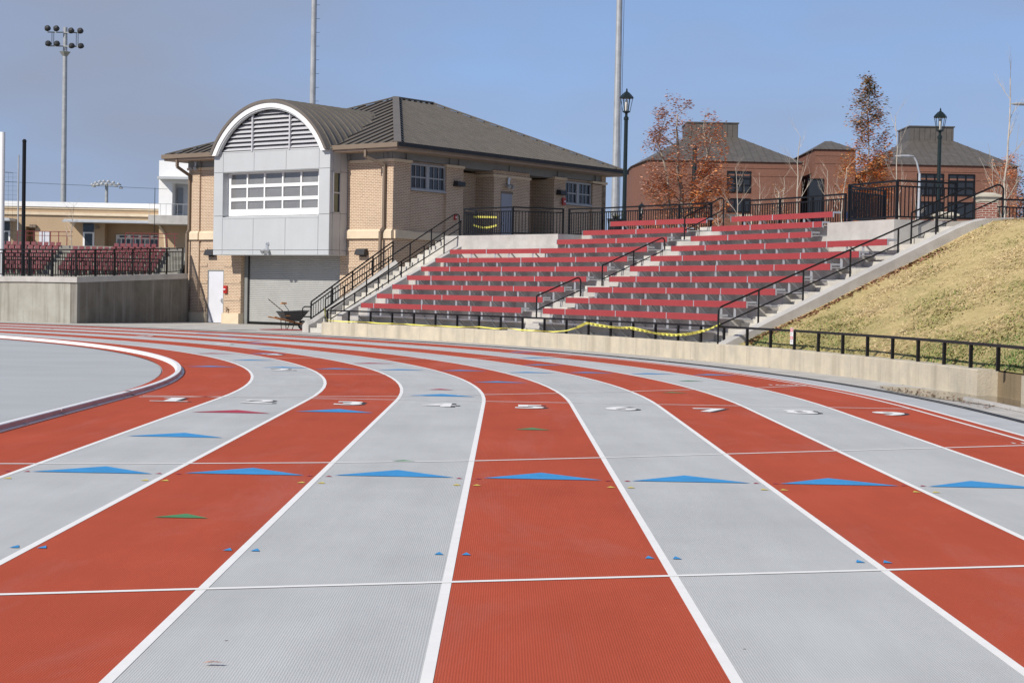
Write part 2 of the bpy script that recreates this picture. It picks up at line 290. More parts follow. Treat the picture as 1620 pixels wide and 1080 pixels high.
def tpos(lane, s):     # s along straight in metres from the camera; past S0 pass via angle
    return TR(lane, s) if s <= S0 else PW(RI + lane * LW, math.degrees((s - S0) / (RI + lane * LW)))
def strip(name, pts, w=0.05, z=0.0035, m='line_white'):
    b = MB()
    for a, c in zip(pts, pts[1:]):
        d = (c - a).normalized(); nrm = Vector((-d.y, d.x, 0)) * w / 2
        b.quad(*[Vector((p.x, p.y, z)) for p in (a - nrm, c - nrm, c + nrm, a + nrm)])
    return b.build(name, m, track)
# transverse lines
strip('cross_line', [TR(l, 8.08 + (l - 2.23) * 0.33) for l in (0, 3, 6, 9)])
strip('cross_line', [TR(l, s) for l, s in ((0, 13.9), (.75, 14.02), (1.59, 14.2), (2.89, 14.59), (4.02, 15.02), (4.98, 15.54), (6.02, 16.16), (7.02, 16.74), (8.05, 17.34), (9, 17.9))])
def lp(l, t): return PW(RI + l * LW, t) if t > 0 else TR(l, S0 + t)
strip('cross_line', [lp(l, t) for l, t in ((0.1, -.2), (1.33, .67), (3.02, 1.67), (4.01, 2.72), (4.97, 3.65), (6.02, 4.74), (7, 5.78), (8.04, 6.75), (8.97, 7.82))])
strip('cross_line', [lp(l, t) for l, t in ((0.1, .3), (3, .55), (6, .65), (9, .72))])
strip('cross_line', [lp(l, t) for l, t in ((1.0, 10.2), (2, 10.55), (3, 10.8))], .04)
strip('cross_line', [lp(l, t) for l, t in ((1.6, 20.5), (2.95, 21.3))], .05); strip('cross_line', [lp(l, t) for l, t in ((4, 20.5), (5.4, 21.2), (6.9, 21.9), (8.8, 23.7))], .05)
for k in range(9):
    if k in (3, 4): continue
    strip('dash_mark', [lp(1.08 + k * .105, 5.15 + k * .05), lp(1.14 + k * .105, 5.18 + k * .05)], .05)
def trimark(name, c, d, w, h, m, z=0.0045):   # base centre, direction, base width, height
    nrm = Vector((d.y, -d.x, 0)); b = MB(); p = [c - nrm * w / 2, c + nrm * w / 2, c + d * h]
    b.quad(*[Vector((q.x, q.y, z)) for q in p]); return b.build(name, m, track)
def fr(l, s=None, t=None):
    if t is not None and t > 0:
        return PW(RI + l * LW, t), Vector((-math.sin(R_(t)), math.cos(R_(t)), 0))
    return TR(l, s if s is not None else S0 + t), Vector((DX, DY, 0))
def arrow(l, m, s=None, t=None, w=.97, h=.5):
    c, d = fr(l, s, t); trimark('exchange_triangle', c, d, w, h, m)
for l in range(1, 9): arrow(l + .5, 'mark_blue', s=13.36 + min(.25, .1 * l), w=.98, h=.5)
arrow(1.5, 'mark_blue', s=16.86); arrow(2.5, 'mark_blue', s=20.74, h=.58); arrow(3.5, 'mark_blue', t=1.95, h=.55); arrow(1.5, 'mark_red', s=20.3, h=.5)
arrow(2.5, 'mark_green', s=10.91, w=.36, h=.2); arrow(3.5, 'mark_green', s=14.86, w=.22, h=.1); arrow(4.5, 'mark_green', s=18.6, w=.4, h=.28); arrow(6.55, 'mark_green', t=4.4, w=.45, h=.25); arrow(7.47, 'mark_green', t=9.1, w=.5, h=.25); arrow(3.5, 'mark_red', t=4.2, w=.4, h=.3)
for l, t, m in ((1.45, 24.3, 'mark_red'), (1.5, 19, 'mark_blue'), (.5, 14.3, 'mark_blue'), (2.46, 24.3, 'mark_blue'), (3.44, 29, 'mark_blue'), (5.5, 38.3, 'mark_blue'), (6.5, 42.5, 'mark_blue'), (7.6, 46.6, 'mark_blue'), (5.4, 36.9, 'mark_red'), (4.55, 34.4, 'mark_blue'),
                (2.45, 13.5, 'mark_blue'), (3.42, 17.2, 'mark_red'), (3.46, 13.3, 'mark_blue'), (4.45, 13.1, 'mark_blue'), (5.45, 12.4, 'mark_blue'), (6.45, 16.9, 'mark_blue'), (7.5, 21.7, 'mark_blue'), (8.5, 26.1, 'mark_blue'),
                (6.47, 12.6, 'mark_blue'), (7.45, 12.3, 'mark_blue'), (8.45, 12.05, 'mark_blue'), (4.45, 7.5, 'mark_blue'), (1.65, 14.1, 'mark_blue')):
    arrow(l, m, t=t, w=.95, h=.42)
for l in range(1, 9):
    for sg in (-1, 1):
        if l < 8:
            c, d = fr(l + sg * .065, s=9.45 + min(.12, .02 * l * l)); trimark('small_triangle', c, d, .055, .1, 'mark_blue')
            c, d = fr(l + sg * .065, s=12.9 + .04 * l); trimark('small_triangle', c, d, .07, .09, 'mark_yellow')
        c, d = fr(l + (.07 if sg > 0 else -.06), s=13.42 + .03 * l); trimark('small_triangle', c, d, .06, .06, 'mark_red')
# painted numbers and words
def text_mesh(txt, size, bold=0.012):
    cu = bpy.data.curves.new('t', 'FONT'); cu.body = txt; cu.size = size; cu.align_x = 'CENTER'; cu.offset = bold; cu.resolution_u = 3
    ob = bpy.data.objects.new('t', cu); COL.objects.link(ob); bpy.context.view_layer.update()
    me = bpy.data.meshes.new_from_object(ob.evaluated_get(bpy.context.evaluated_depsgraph_get())); bpy.data.objects.remove(ob); return me
def painted(txt, c, d, name, h=.78, sx=1.0, shadow=True, bold=.03, m='line_white'):
    me = text_mesh(txt, h / .7, bold)
    if txt == '1':
        b = MB(); b.box(-.08, .1, 0, .76, -.0002, .0003); b.box(-.27, .28, 0, .07, -.0004, .0001); b.quad((-.2, .6, .0005), (-.08, .62, .0005), (-.08, .76, .0005), (-.17, .68, .0005)); me = b.mesh('one', 'line_white')
    ang = math.atan2(d.y, d.x) - math.pi / 2
    def put(nm, mt, off, z):
        m2 = me.copy(); m2.materials.clear(); m2.materials.append(MATS[mt]); o = bpy.data.objects.new(nm, m2); COL.objects.link(o); o.parent = track
        nrm = Vector((d.y, -d.x, 0)); p = c + nrm * off[0] + d * off[1]; o.location = (p.x, p.y, z); o.rotation_euler = (0, 0, ang); o.scale = (sx, 1, 1); return o
    if shadow: put(name + '_shadow', 'mark_black', (.06, -.035), .003)
    return put(name, m, (0, 0), .0055)
for k in range(1, 10):
    c, d = fr(k - .48 if k > 1 else .56, s=22.14); painted(str(k), c, d, 'lane_number', h=.66, sx=.92)
for k, l, t in ((2, 1.5, 12.5), (3, 2.47, 23.3), (4, 3.4, 33.3), (5, 4.4, 43.2), (6, 5.5, 53.6)):
    c, d = fr(l, t=t); painted(str(k), c, d, 'lane_number', h=.7, sx=.95)
c, d = fr(8.93, s=17.98); painted('1 MILE', c, d, 'painted_word', h=.11, shadow=False, bold=.006)
c, d = fr(8.62, t=7.8); painted('1600', c, d, 'painted_word', h=.2, shadow=False, bold=.004)
# aprons outside the track
ap = struct(band(48.36, 48.44, 0.003, 'drain_gap', 'gap_dark'))
struct(band(48.46, 50.2, -0.006, 'apron_path', 'apron_tan', t1=60))
fc = MB(); fcp = [PW(48.46, t, -.007) for t in range(44, 90, 2)] + [Vector((-40, 90, -.007)), Vector((5, 90, -.007)), PW(56, 46, -.007), PW(50.1, 44, -.007)]
fc.f.append(tuple(range(len(fcp)))); fc.m.append(0); fc.v = [tuple(p) for p in fcp]
o = fc.build('forecourt', 'apron_tan'); bm = bmesh.new(); bm.from_mesh(o.data); bmesh.ops.triangulate(bm, faces=bm.faces[:]); bm.to_mesh(o.data); bm.free(); struct(o)
# kerb rail along the inside of lane one
kr = thing('kerb_rail', 'low white aluminium kerb rail curving along the inside of lane one', 'kerb rail', PW(36.46, 5))
tt = []; t = -22.0
while t < 0: tt.append(t); t += 3.05
t = 0.0
while t < 75: tt.append(t); t += math.degrees(3.05 / 36.4)
kf = MB()
for a, bb in zip(tt, tt[1:]):
    b = MB(); n = 5; e = (bb - a) * .004
    rr = []
    for k in range(n + 1):
        q = a + e + (bb - a - 2 * e) * k / n
        rr.append([TP(r, q, z) for r, z in ((36.40, .012), (36.40, .066), (36.405, .072), (36.475, .072), (36.48, .066), (36.48, .012))])
    b.rings(rr); b.build('rail_segment', 'white_paint', kr)
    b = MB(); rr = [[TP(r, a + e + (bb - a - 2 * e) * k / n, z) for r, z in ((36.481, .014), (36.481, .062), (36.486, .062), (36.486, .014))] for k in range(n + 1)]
    b.rings(rr); b.build('shade_strip', 'kerb_shade', kr)  # shade and red bounce on the outer side, painted as a maroon strip
    b = MB(); rr = [[TP(r, a + e + (bb - a - 2 * e) * k / n, z) for r, z in ((36.37, .004), (36.37, .014), (36.53, .014), (36.53, .004))] for k in range(n + 1)]
    b.rings(rr); b.build('base_flange', 'white_paint', kr)
    for q in (a, (a + bb) / 2):
        p = TP(36.5, q, 0); kf.box(p.x - .02, p.x + .022, p.y - .04, p.y + .04, .004, .022)
stuff(kf.build('fixing_clip', 'strut_grey', kr))

# ------------------------------------------------------------------ terrain behind: upper plaza and left terrace
BO = Vector((-4.9135, 67.843, 0)); BROT = -R_(38)      # building corner; local x = right, y = back
BX = Vector((math.cos(BROT), math.sin(BROT), 0)); BY = Vector((-math.sin(BROT), math.cos(BROT), 0))
def BW(x, y, z=0.0): return BO + BX * x + BY * y + Vector((0, 0, z))
def slab(name, pts, z, zb, m):
    b = MB(); n = len(pts); b.v = [(p.x, p.y, z) for p in pts] + [(p.x, p.y, zb) for p in pts]
    b.f = [tuple(range(n))] + [(k, n + k, n + (k + 1) % n, (k + 1) % n) for k in range(n)]; b.m = [0] * (n + 1)
    o = b.build(name, m); bm = bmesh.new(); bm.from_mesh(o.data); bmesh.ops.triangulate(bm, faces=[f for f in bm.faces if len(f.verts) > 4]); bmesh.ops.recalc_face_normals(bm, faces=bm.faces[:]); bm.to_mesh(o.data); bm.free(); return struct(o)
PZ = 3.65
pl = [PW(57.2, t) for t in range(-70, 21, 3)] + [PW(57.1, 20.5), PW(57.0, 24.4), PW(57.8, 24.5), PW(57.8, 26.3)] + [PW(57.8, t) for t in (28, 30, 32, 34, 36, 38)] + [PW(57.8, 39), PW(57.0, 39.1), PW(57.0, 42), PW(57.0, 45.4), PW(57.1, 46.6), BW(-.3, 3.3), BW(-.3, 14.9), BW(-14, 14.9), Vector((-10, 600, 0)), Vector((600, 600, 0)), Vector((600, -60, 0))]
slab('plaza', pl, PZ, -.05, 'plaza_concrete')
lt = [PW(51.2, t) for t in range(94, 62, -3)] + [PW(51.2, 62.0), BW(-12.75, .05), BW(-12.62, 14.9), Vector((-12, 128, 0)), Vector((-160, 128, 0))]
slab('lower_terrace', lt, 1.70, -.05, 'plaza_concrete')

# grass bank
bank = MB(); rs = [49.95, 50.6, 51.5, 52.5, 53.5, 54.5, 55.5, 56.3, 57.0, 57.6, 58.6]
def bz(r, t):
    z = .40 + .452 * (r - 49.95); z = min(z, 3.62 + .02 * (r - 57)) if r > 56.9 else z
    return z + .016 * math.sin(r * 2.1 + t * .8) + .016 * math.sin(t * 1.7 - r)
ph_ = [19.3 - k * 1.2 for k in range(0, 60)]
for t in ph_: bank.v += [tuple(PW(r, t, bz(r, t))) for r in rs]
n = len(rs)
for j in range(len(ph_) - 1):
    for k in range(n - 1): bank.f.append((j * n + k, j * n + k + 1, (j + 1) * n + k + 1, (j + 1) * n + k)); bank.m.append(0)
o = bank.build('grass_bank', 'bank_turf', smooth=True); bm = bmesh.new(); bm.from_mesh(o.data); bmesh.ops.recalc_face_normals(bm, faces=bm.faces[:]); bm.to_mesh(o.data); bm.free(); struct(o)
def gpatch(r, t):    # how green the bank is here
    v = math.sin(r * 1.3 + 2) * math.sin(t * .55 + 1) + .6 * math.sin(r * 2.9 - t * 1.3) + .4 * math.sin(t * 2.3 + r * .7)
    return v * .4 + max(0, (11 - t)) * .075 * (1.0 if 50.0 < r < 53.4 else .35) - (r - 52.6) * .09 + max(0, 52.0 - r) * .22
gr = MB(); rnd = random.random
for k in range(85000):
    t = 19.2 - (rnd() ** 1.0) * 23; r = 49.98 + rnd() * 7.9; g_ = gpatch(r, t) + random.gauss(0, .28)
    p = PW(r, t, bz(r, t) - .01); a = rnd() * 6.28; ln = .05 + rnd() * .10; lean = .5 + rnd() * 1.1
    if g_ > .86: mi = 2; lean *= .5; ln *= .8
    elif g_ > .42: mi = 3
    else: mi = 0 if rnd() < .62 else 1
    d = Vector((math.cos(a), math.sin(a), 0)); w = d.cross(Vector((0, 0, 1))); sl_ = .452 * (d.x * math.cos(R_(t)) + d.y * math.sin(R_(t))) if r < 56.9 else 0; d.z = sl_; w.z = .452 * (w.x * math.cos(R_(t)) + w.y * math.sin(R_(t))) if r < 56.9 else 0; w = w * (.008 + rnd() * .012); tip = p + d * ln * lean + Vector((0, 0, ln * (.2 if mi < 2 else .45)))
    gr.quad(p - w, p + w, tip + w * .3, tip - w * .3, m=mi)
stuff(gr.build('bank_grass', ['straw_a', 'straw_b', 'grass_green', 'grass_olive']))
lv = MB()
def leaf_bit(b, p, s, m=0):
    a = rnd() * 6.28; t1 = Vector((math.cos(a), math.sin(a), random.uniform(-.4, .4))) * s; t2 = Vector((-math.sin(a), math.cos(a), random.uniform(-.4, .4))) * s * .6
    b.quad(p - t1, p - t2 * .9, p + t1, p + t2, m=m)
for k in range(750):
    r = 50.0 + rnd() * 5.4; t = 19.15 - abs(random.gauss(0, .22)); leaf_bit(lv, PW(r, t, bz(r, t) + .03), .05, 0 if rnd() < .7 else 1)
for k in range(60):
    r = 50 + rnd() * 6.5; t = 18.5 - rnd() * 14; leaf_bit(lv, PW(r, t, bz(r, t) + .04), .035)
stuff(lv.build('fallen_leaves', ['leaf_brown', 'leaf_rust']))

# ------------------------------------------------------------------ retaining wall along the track with its rail
wl = thing('retaining_wall', 'low beige concrete wall curving along the outside of the track', 'wall', PW(49.8, 22))
edges = [44.95, 42.0, 38.6, 35.1, 31.7, 28.2, 24.8, 21.4, 18.0, 14.6, 11.9, 9.9, 8.1, 6.5, 4.98]
for a, b_ in zip(edges, edges[1:]):
    b = MB(); n = 3; e = .006; rr = []
    for k in range(n + 1):
        q = a - e + (b_ - a + 2 * e) * k / n
        rr.append([PW(r, q, z) for r, z in ((49.6, -.05), (49.6, .415), (49.615, .43), (49.94, .43), (49.96, .41), (49.96, -.05))])
    b.rings(rr); b.build('concrete_segment', 'concrete_wall', wl)
b = MB(); b.rings([[PW(r, q, z) for r, z in ((49.95, -.05), (49.95, .40), (50.3, .40), (50.3, -.05))] for q in (5.2, 4.4, 3.6, 2.85)]); b.build('recessed_face', 'concrete_damp', wl, label='damp brown recessed face at the end of the wall')
b = MB(); b.rings([[PW(r, q, z) for r, z in ((49.62, -.05), (49.62, .425), (49.96, .425), (49.96, -.05))] for q in (2.8, 0, -3, -6, -12)]); b.build('concrete_segment', 'concrete_wall', wl)
rl = thing('wall_railing', 'low black single bar railing standing on the curved track wall', 'railing', PW(49.78, 20, .43))
b = MB(); q = 44.85; rr = []
while q > -8: rr.append([PW(r, q, z) for r, z in ((49.75, .815), (49.75, .865), (49.81, .865), (49.81, .815))]); q -= .7
b.rings(rr); b.build('top_rail', 'black_metal', rl)
pm = MB().box(-.027, .027, -.027, .027, 0, .39).mesh('post', 'black_metal')
for k in range(38): q = 44.86 - k * 1.392; inst(pm, 'post', rl, PW(49.78, q, .428), R_(q))
# warning board on the rail
sg = thing('warning_sign', 'narrow white and pink notice board fixed to the low track rail', 'sign', PW(49.72, 15.67, .6))
q = 15.67; f3 = lambda x, y, z: PW(49.735 - y, q, z) + Vector((math.sin(R_(q)), -math.cos(R_(q)), 0)) * x
def sb(x0, x1, z0, z1, y0, y1, nm, m):
    b = MB(); b.prism([f3(x0, y0, z0), f3(x1, y0, z0), f3(x1, y1, z0), f3(x0, y1, z0)], [f3(x0, y0, z1), f3(x1, y0, z1), f3(x1, y1, z1), f3(x0, y1, z1)]); return b.build(nm, m, sg)
sb(-.07, .07, .55, .905, 0, .008, 'board', 'white_paint'); sb(-.07, .07, .82, .895, .008, .011, 'red_band', 'sign_pink'); sb(-.07, .07, .655, .72, .008, .011, 'red_band', 'sign_pink')
for z in (.79, .765, .74, .63, .61, .585): sb(-.05, .05 - .03 * (z == .765), z, z + .008, .008, .011, 'text_line', 'sign_text')
for z in (.85, .68): sb(-.045, .045, z, z + .014, .011, .013, 'text_line', 'white_paint')
# caution tape
tp = thing('caution_tape', 'yellow caution tape draped along the railing in front of the red benches', 'caution tape', PW(49.7, 30, .43))
TPZ = [(44.9, .86), (44.86, .62), (44.7, .47), (43.6, .455), (42.2, .47), (41.4, .45), (39.8, .46), (38.6, .445), (37.3, .45), (36.2, .445), (34.9, .48), (33.9, .45), (33.2, .485), (32.3, .45), (31.2, .45), (30.2, .45), (29.4, .5), (28.7, .6), (28.13, .73), (27.4, .69), (26.74, .655), (26, .65), (25.36, .665), (24.5, .6), (23.7, .55), (22.7, .54), (21.9, .575), (21.36, .63), (20.6, .72), (19.84, .875)]
b = MB()
for j, ((a, za), (c, zc)) in enumerate(zip(TPZ, TPZ[1:])):
    for k in range(3):
        q0 = a + (c - a) * k / 3; q1 = a + (c - a) * (k + 1) / 3; z0 = za + (zc - za) * k / 3; z1 = za + (zc - za) * (k + 1) / 3
        tw0 = .03 * math.sin(q0 * 2.7); tw1 = .03 * math.sin(q1 * 2.7); lay = .06 if za > .5 else .035
        b.prism([PW(49.69 + tw0, q0, z0), PW(49.69 + tw1, q1, z1), PW(49.693 + tw1, q1, z1), PW(49.693 + tw0, q0, z0)], [PW(49.69 - tw0, q0, z0 + lay), PW(49.69 - tw1, q1, z1 + lay), PW(49.693 - tw1, q1, z1 + lay), PW(49.693 - tw0, q0, z0 + lay)])
b.build('ribbon', 'tape_yellow', tp)
b = MB()
for q in [x * .28 for x in range(72, 102)]:
    for (a, za), (c, zc) in zip(TPZ, TPZ[1:]):
        if a >= q > c and za > .5:
            z = za + (zc - za) * (a - q) / (a - c); b.prism([PW(49.64, q, z + .025), PW(49.64, q - .15, z + .025), PW(49.66, q - .15, z + .025), PW(49.66, q, z + .025)], [PW(49.64, q, z + .05), PW(49.64, q - .15, z + .05), PW(49.66, q - .15, z + .05), PW(49.66, q, z + .05)])
stuff(b.build('print', 'tape_print', tp))
# damp patch and leaf litter by the wall end
b = MB(); pp = [(48.55, 6.6), (48.9, 8.2), (49.3, 7.6), (49.55, 6.3), (49.9, 4.8), (49.9, 2.9), (49.5, 1.6), (49.1, 1.2), (48.8, 2.8), (48.55, 4.4)]
b.v = [tuple(PW(r, q, .002)) for r, q in pp]; b.f = [tuple(range(len(pp)))]; b.m = [0]; struct(b.build('puddle', 'puddle'))
b = MB()
for k in range(160): leaf_bit(b, PW(48.6 + abs(random.gauss(0, .3)), 1.0 + rnd() * 6.5, .012), .028)
for k in range(50): leaf_bit(b, PW(49.5 - abs(random.gauss(0, .06)), 3 + rnd() * 40, .012), .02)
for k in range(60): leaf_bit(b, PW(48.4 + random.gauss(0, .05), 2 + rnd() * 45, .012), .02)
stuff(b.build('leaf_litter', 'leaf_brown'))
b = MB(); b.rings([[PW(r, q, z) for r, z in ((48.95, .0), (48.95, .05), (49.02, .05), (49.02, 0))] for q in (3.6, 2, 0, -3)]); tag(b.build('drain_kerb', 'concrete_new'), 'short pale concrete kerb crossing the damp patch below the wall end', 'kerb')
b = MB(); p = Vector((-1.18, 6.63, .012))
for k in range(3): b.quad(p + Vector((-.035 + k * .02, -.006, .003 * k)), p + Vector((-.01 + k * .02, -.014, .006)), p + Vector((.01 + k * .02, .002, .012 - .004 * k)), p + Vector((-.02 + k * .02, .012, .004)))
tag(b.build('dead_leaf', 'leaf_dull'), 'single curled brown leaf lying on the near grey lane', 'leaf')

# ------------------------------------------------------------------ grandstand
RB = lambda i: 50.3 + .762 * i
ZB = lambda i: 1.125 + .333 * i
gs = thing('grandstand', 'stepped grey concrete grandstand curving along the bend', 'grandstand', PW(53, 33))
b = MB(); arcprism(b, 49.96, 50.35, -.05, .33, 44.6, 19.7); b.build('floor', 'concrete_new', gs)
for i in range(10):
    b = MB(); lo, hi = (44.4, 21.5) if i < 7 else (39.2, 24.5)
    arcprism(b, RB(i) - (.35 if i else .02), RB(i) + .43 + (.2 if i == 9 else 0), -.04 if i < 1 else ZB(i) - 1.4, ZB(i) - .46, lo, hi); b.build('terrace_step', 'concrete_new', gs)
    if i < 10:
        b = MB(); arcprism(b, RB(i) + .06, RB(i) + .415, ZB(i) - .47, ZB(i) - .295, 33.3, 31.9); b.build('aisle_step', 'concrete_step', gs)
b = MB(); arcprism(b, 49.965, 50.25, .33, .5, 33.6, 31.9); b.build('aisle_step', 'concrete_step', gs)
b = MB(); arcprism(b, 49.97, 50.3, .33, .5, 44.5, 43.2); b.build('aisle_step', 'concrete_step', gs)
pL = [PW(55.55, 45.2), PW(55.62, 41.5), PW(55.7, 39.0), PW(57.2, 39.0), PW(57.2, 45.2)]
pR = [PW(55.45, 24.6), PW(55.45, 23.0), PW(55.5, 21.5), PW(57.9, 21.4), PW(57.9, 24.6)]
for nm, pts, zt, la in (('concrete_platform', pL, 3.66, 'pale concrete platform with black fence above the left end of the benches'), ('concrete_platform', pR, 3.665, 'pale concrete platform between the upper benches and the right hand stairs')):
    b = MB(); b.prism([Vector((p.x, p.y, 1.4)) for p in pts][::-1], [Vector((p.x, p.y, zt)) for p in pts][::-1]); tag(b.build(nm, 'concrete_new'), la, 'platform')
ORD = ['lowest', 'second', 'third', 'fourth', 'fifth', 'sixth', 'seventh', 'eighth', 'ninth', 'topmost']
LLP = [43.48, 43.57, 43.67, 43.79, 43.92, 44.02, 44.1, 38.97, 38.47, 37.9]; LRP = [33.34, 33.3, 33.25, 33.13, 33.09, 33.07, 33.04, 32.99, 32.95, 32.91]
RLP = [32.0, 31.92, 31.87, 31.83, 31.82, 31.79, 31.76, 31.76, 31.69, 31.66]; RRP = [21.34, 21.26, 21.15, 21.1, 21.06, 20.94, 20.83, 25.64, 26.2, 26.71]
def bench(i, a, b_, joints, side):
    t = thing('bleacher_bench', f'{ORD[i]} red bench {"from the bottom " if 0 < i < 9 else ""}in the {side} block of the stand', 'bench', PW(RB(i), (a + b_) / 2, ZB(i) - .45), group='red bleacher benches')
    cuts = [a] + [j for j in joints if b_ + .4 < j < a - .4] + [b_]
    for c, e in zip(cuts, cuts[1:]):
        m = MB(); n = 3; rr = []
        for k in range(n + 1):
            q = c - .018 + (e - c + .036) * k / n
            rr.append([PW(RB(i) + r, q, ZB(i) + z) for r, z in ((0, -.165), (-.003, -.012), (.012, 0), (.26, 0), (.275, -.012), (.275, -.05), (.03, -.05), (.03, -.165))])
        m.rings(rr); m.build('seat_plank', 'bench_red', t)
    for j in cuts[1:-1]:
        m = MB(); arcprism(m, RB(i) - .006, RB(i) + .2, ZB(i) - .168, ZB(i) + .003, j + .02, j - .02); m.build('joint_clip', 'aluminium', t)
    for e, e2 in ((a + .02, a + .004), (b_ - .004, b_ - .02)):
        m = MB(); arcprism(m, RB(i) - .002, RB(i) + .032, ZB(i) - .167, ZB(i) + .002, e, e2); arcprism(m, RB(i) + .033, RB(i) + .277, ZB(i) - .05, ZB(i) + .002, e, e2); m.build('end_cap', 'aluminium', t)
    m = MB(); arcprism(m, RB(i) - .30, RB(i) - .04, ZB(i) - .44, ZB(i) - .415, a + .1, b_ - .35); m.build('foot_plank', 'aluminium', t)
    q = a - .42 - .2 * (i % 2); k = 0
    while q > b_ + .25:
        m = MB(); zt = ZB(i) - .165; m.bar(PW(RB(i) + .045, q, ZB(i) - .46), PW(RB(i) + .045, q, zt), .055, .06)
        m.bar(PW(RB(i) + .04, q, ZB(i) - .075), PW(RB(i) + .25, q, ZB(i) - .075), .045, .045); m.build('leg', 'aluminium', t)
        m = MB(); m.bar(PW(RB(i) + .03, q - .12, ZB(i) - .13), PW(RB(i) + .405, q - .12, ZB(i) - .45), .05, .035); m.build('strut', 'strut_grey', t)
        if i == 0: m = MB(); m.bar(PW(RB(0) - .30, q + .1, ZB(0) - .46), PW(RB(0) + .04, q + .1, ZB(0) - .79), .05, .05); m.build('strut', 'strut_grey', t)
        q -= (.78, 1.35)[k % 2]; k += 1
for i in range(10):
    d_ = -.11 * i; bench(i, LLP[i], LRP[i], [42.66 + d_, 39.62 + d_, 36.5 + d_], 'left'); bench(i, RLP[i], RRP[i], [30.6 + d_, 27.5 + d_, 24.4 + d_], 'right')
# handrails in the middle aisle
def handrail(label, ph, pts_top, pts_mid, posts, r=.024, cat='handrail', group=None, extra=None):
    t = thing('handrail', label, cat, PW(posts[0][0], ph if not callable(ph) else ph(posts[0][0]), posts[0][2]), group=group)
    f = ph if callable(ph) else (lambda rr: ph)
    P = lambda rz: PW(rz[0], f(rz[0]), rz[1])
    b = MB(); b.path([P(p) for p in pts_top], r); b.build('top_rail', 'black_metal', t)
    if pts_mid: b = MB(); b.path([P(p) for p in pts_mid], r * .85); b.build('middle_rail', 'black_metal', t)
    for pr_, z1, z0 in posts: b = MB(); b.tube(P((pr_, z0)), P((pr_, z1)), r); (b.lathe(P((pr_, z0)), [(.06, 0), (.06, .02), (.035, .03), (.035, .09)], 8) if group else None); b.build('post', 'black_metal', t)
    return t
def bend(p0, p1, p2, n=4):       # rounded corner points at p1
    return [((1 - t) ** 2 * p0[0] + 2 * t * (1 - t) * p1[0] + t * t * p2[0], (1 - t) ** 2 * p0[1] + 2 * t * (1 - t) * p1[1] + t * t * p2[1]) for t in [k / n for k in range(n + 1)]]
for (a, b_, zb0, zb1, la) in (((50.51, 1.49), (52.1, 2.11), .6, 1.3, 'lowest short black handrail in the aisle between the bench blocks'), ((52.93, 2.47), (55.33, 3.44), 1.6, 2.6, 'longer middle black handrail in the aisle between the bench blocks'), ((56.14, 4.1), (57.72, 4.82), 2.98, 3.66, 'uppermost short black handrail at the head of the bench aisle')):
    top = [a] + bend((b_[0] - .15, b_[1] - .06), b_, (b_[0] + .02, b_[1] - .15)); md = .43
    ps = [(a[0], a[1], zb0), (b_[0] + .02, b_[1] - .13, zb1)]
    if b_[0] - a[0] > 2: ps.append(((a[0] + b_[0]) / 2, (a[1] + b_[1]) / 2, (zb0 + zb1) / 2 - .05))
    handrail(la, 32.75, top, [(a[0], a[1] - md), (b_[0] + .02, b_[1] - .42)], ps, group='aisle handrails')

# ------------------------------------------------------------------ right stairs
st = thing('concrete_staircase', 'concrete stairs beside the grass bank at the right end of the stand', 'staircase', PW(50, 20.5))
for k in range(20):
    r0 = 49.97 + k * .357; b = MB(); arcprism(b, r0, r0 + .8, .1 + .161 * max(0, k - 3), .44 + .161 * (k + 1) - .161, 21.55, 19.7); b.build('step', 'concrete_step', st)
b = MB(); rr = []
for r, z in ((49.62, .47), (49.97, .63), (51.5, 1.34), (53, 2.04), (54.5, 2.73), (55.9, 3.37), (56.35, 3.55), (56.8, 3.66), (57.6, 3.70)):
    rr.append([PW(r, 19.75, -.05), PW(r, 19.3, -.05), PW(r, 19.3, z - .01), PW(r, 19.33, z), PW(r, 19.72, z), PW(r, 19.75, z - .01)])
b.rings(rr); b.build('side_wall', 'concrete_new', st)
top = [(49.62, .43), (49.62, 1.2)] + bend((49.62, 1.2), (49.62, 1.3), (49.72, 1.335)) + bend((57.35, 4.51), (57.55, 4.6), (57.62, 4.45)) + [(57.62, 3.7)]
handrail('long black handrail on the side wall between stairs and grass bank', 19.8, top, [(49.62, .87), (57.6, 4.23)], [(r, 1.29 + (r - 49.62) * .417, .44 + (r - 49.62) * .41) for r in (50.69, 51.9, 53.2, 54.55, 55.64, 56.75)])
handrail('shorter black handrail on the upper right stairs against the pale platform', 21.3, [(55.9, 2.7), (55.9, 3.84)] + bend((57.5, 4.52), (57.75, 4.62), (57.85, 4.45)) + [(57.85, 3.68)], [(55.9, 3.46), (57.85, 4.2)], [(56.7, 4.18, 3.1)])

# ------------------------------------------------------------------ left stairs
st = thing('concrete_staircase', 'narrow concrete stairs climbing beside the brick building corner', 'staircase', PW(50.5, 46.5))
SL = lambda r: 47.6 - .16 * (r - 51)
for k in range(22):
    r0 = 51.0 + k * .275; r1 = r0 + (.58 if k < 21 else .3); b = MB(); z0_, z1_ = max(-.04, .166 * k - .4), .166 * (k + 1); n_ = 3
    b.rings([[PW(r0, 44.5 + (SL(r0) - 44.5) * j / n_, z0_), PW(r1, 44.5 + (SL(r1) - 44.5) * j / n_, z0_), PW(r1, 44.5 + (SL(r1) - 44.5) * j / n_, z1_), PW(r0, 44.5 + (SL(r0) - 44.5) * j / n_, z1_)][::-1] for j in range(n_ + 1)]); b.build('step', 'concrete_step', st)
b = MB(); rr = []
for r, z in ((49.97, .70), (51.5, 1.43), (53, 2.11), (54.5, 2.79), (55.6, 3.29), (56.4, 3.62)):
    rr.append([PW(r, 44.5, -.05), PW(r, 44.2, -.05), PW(r, 44.2, z), PW(r, 44.5, z)])
b.rings(rr); b.build('side_wall', 'concrete_new', st)
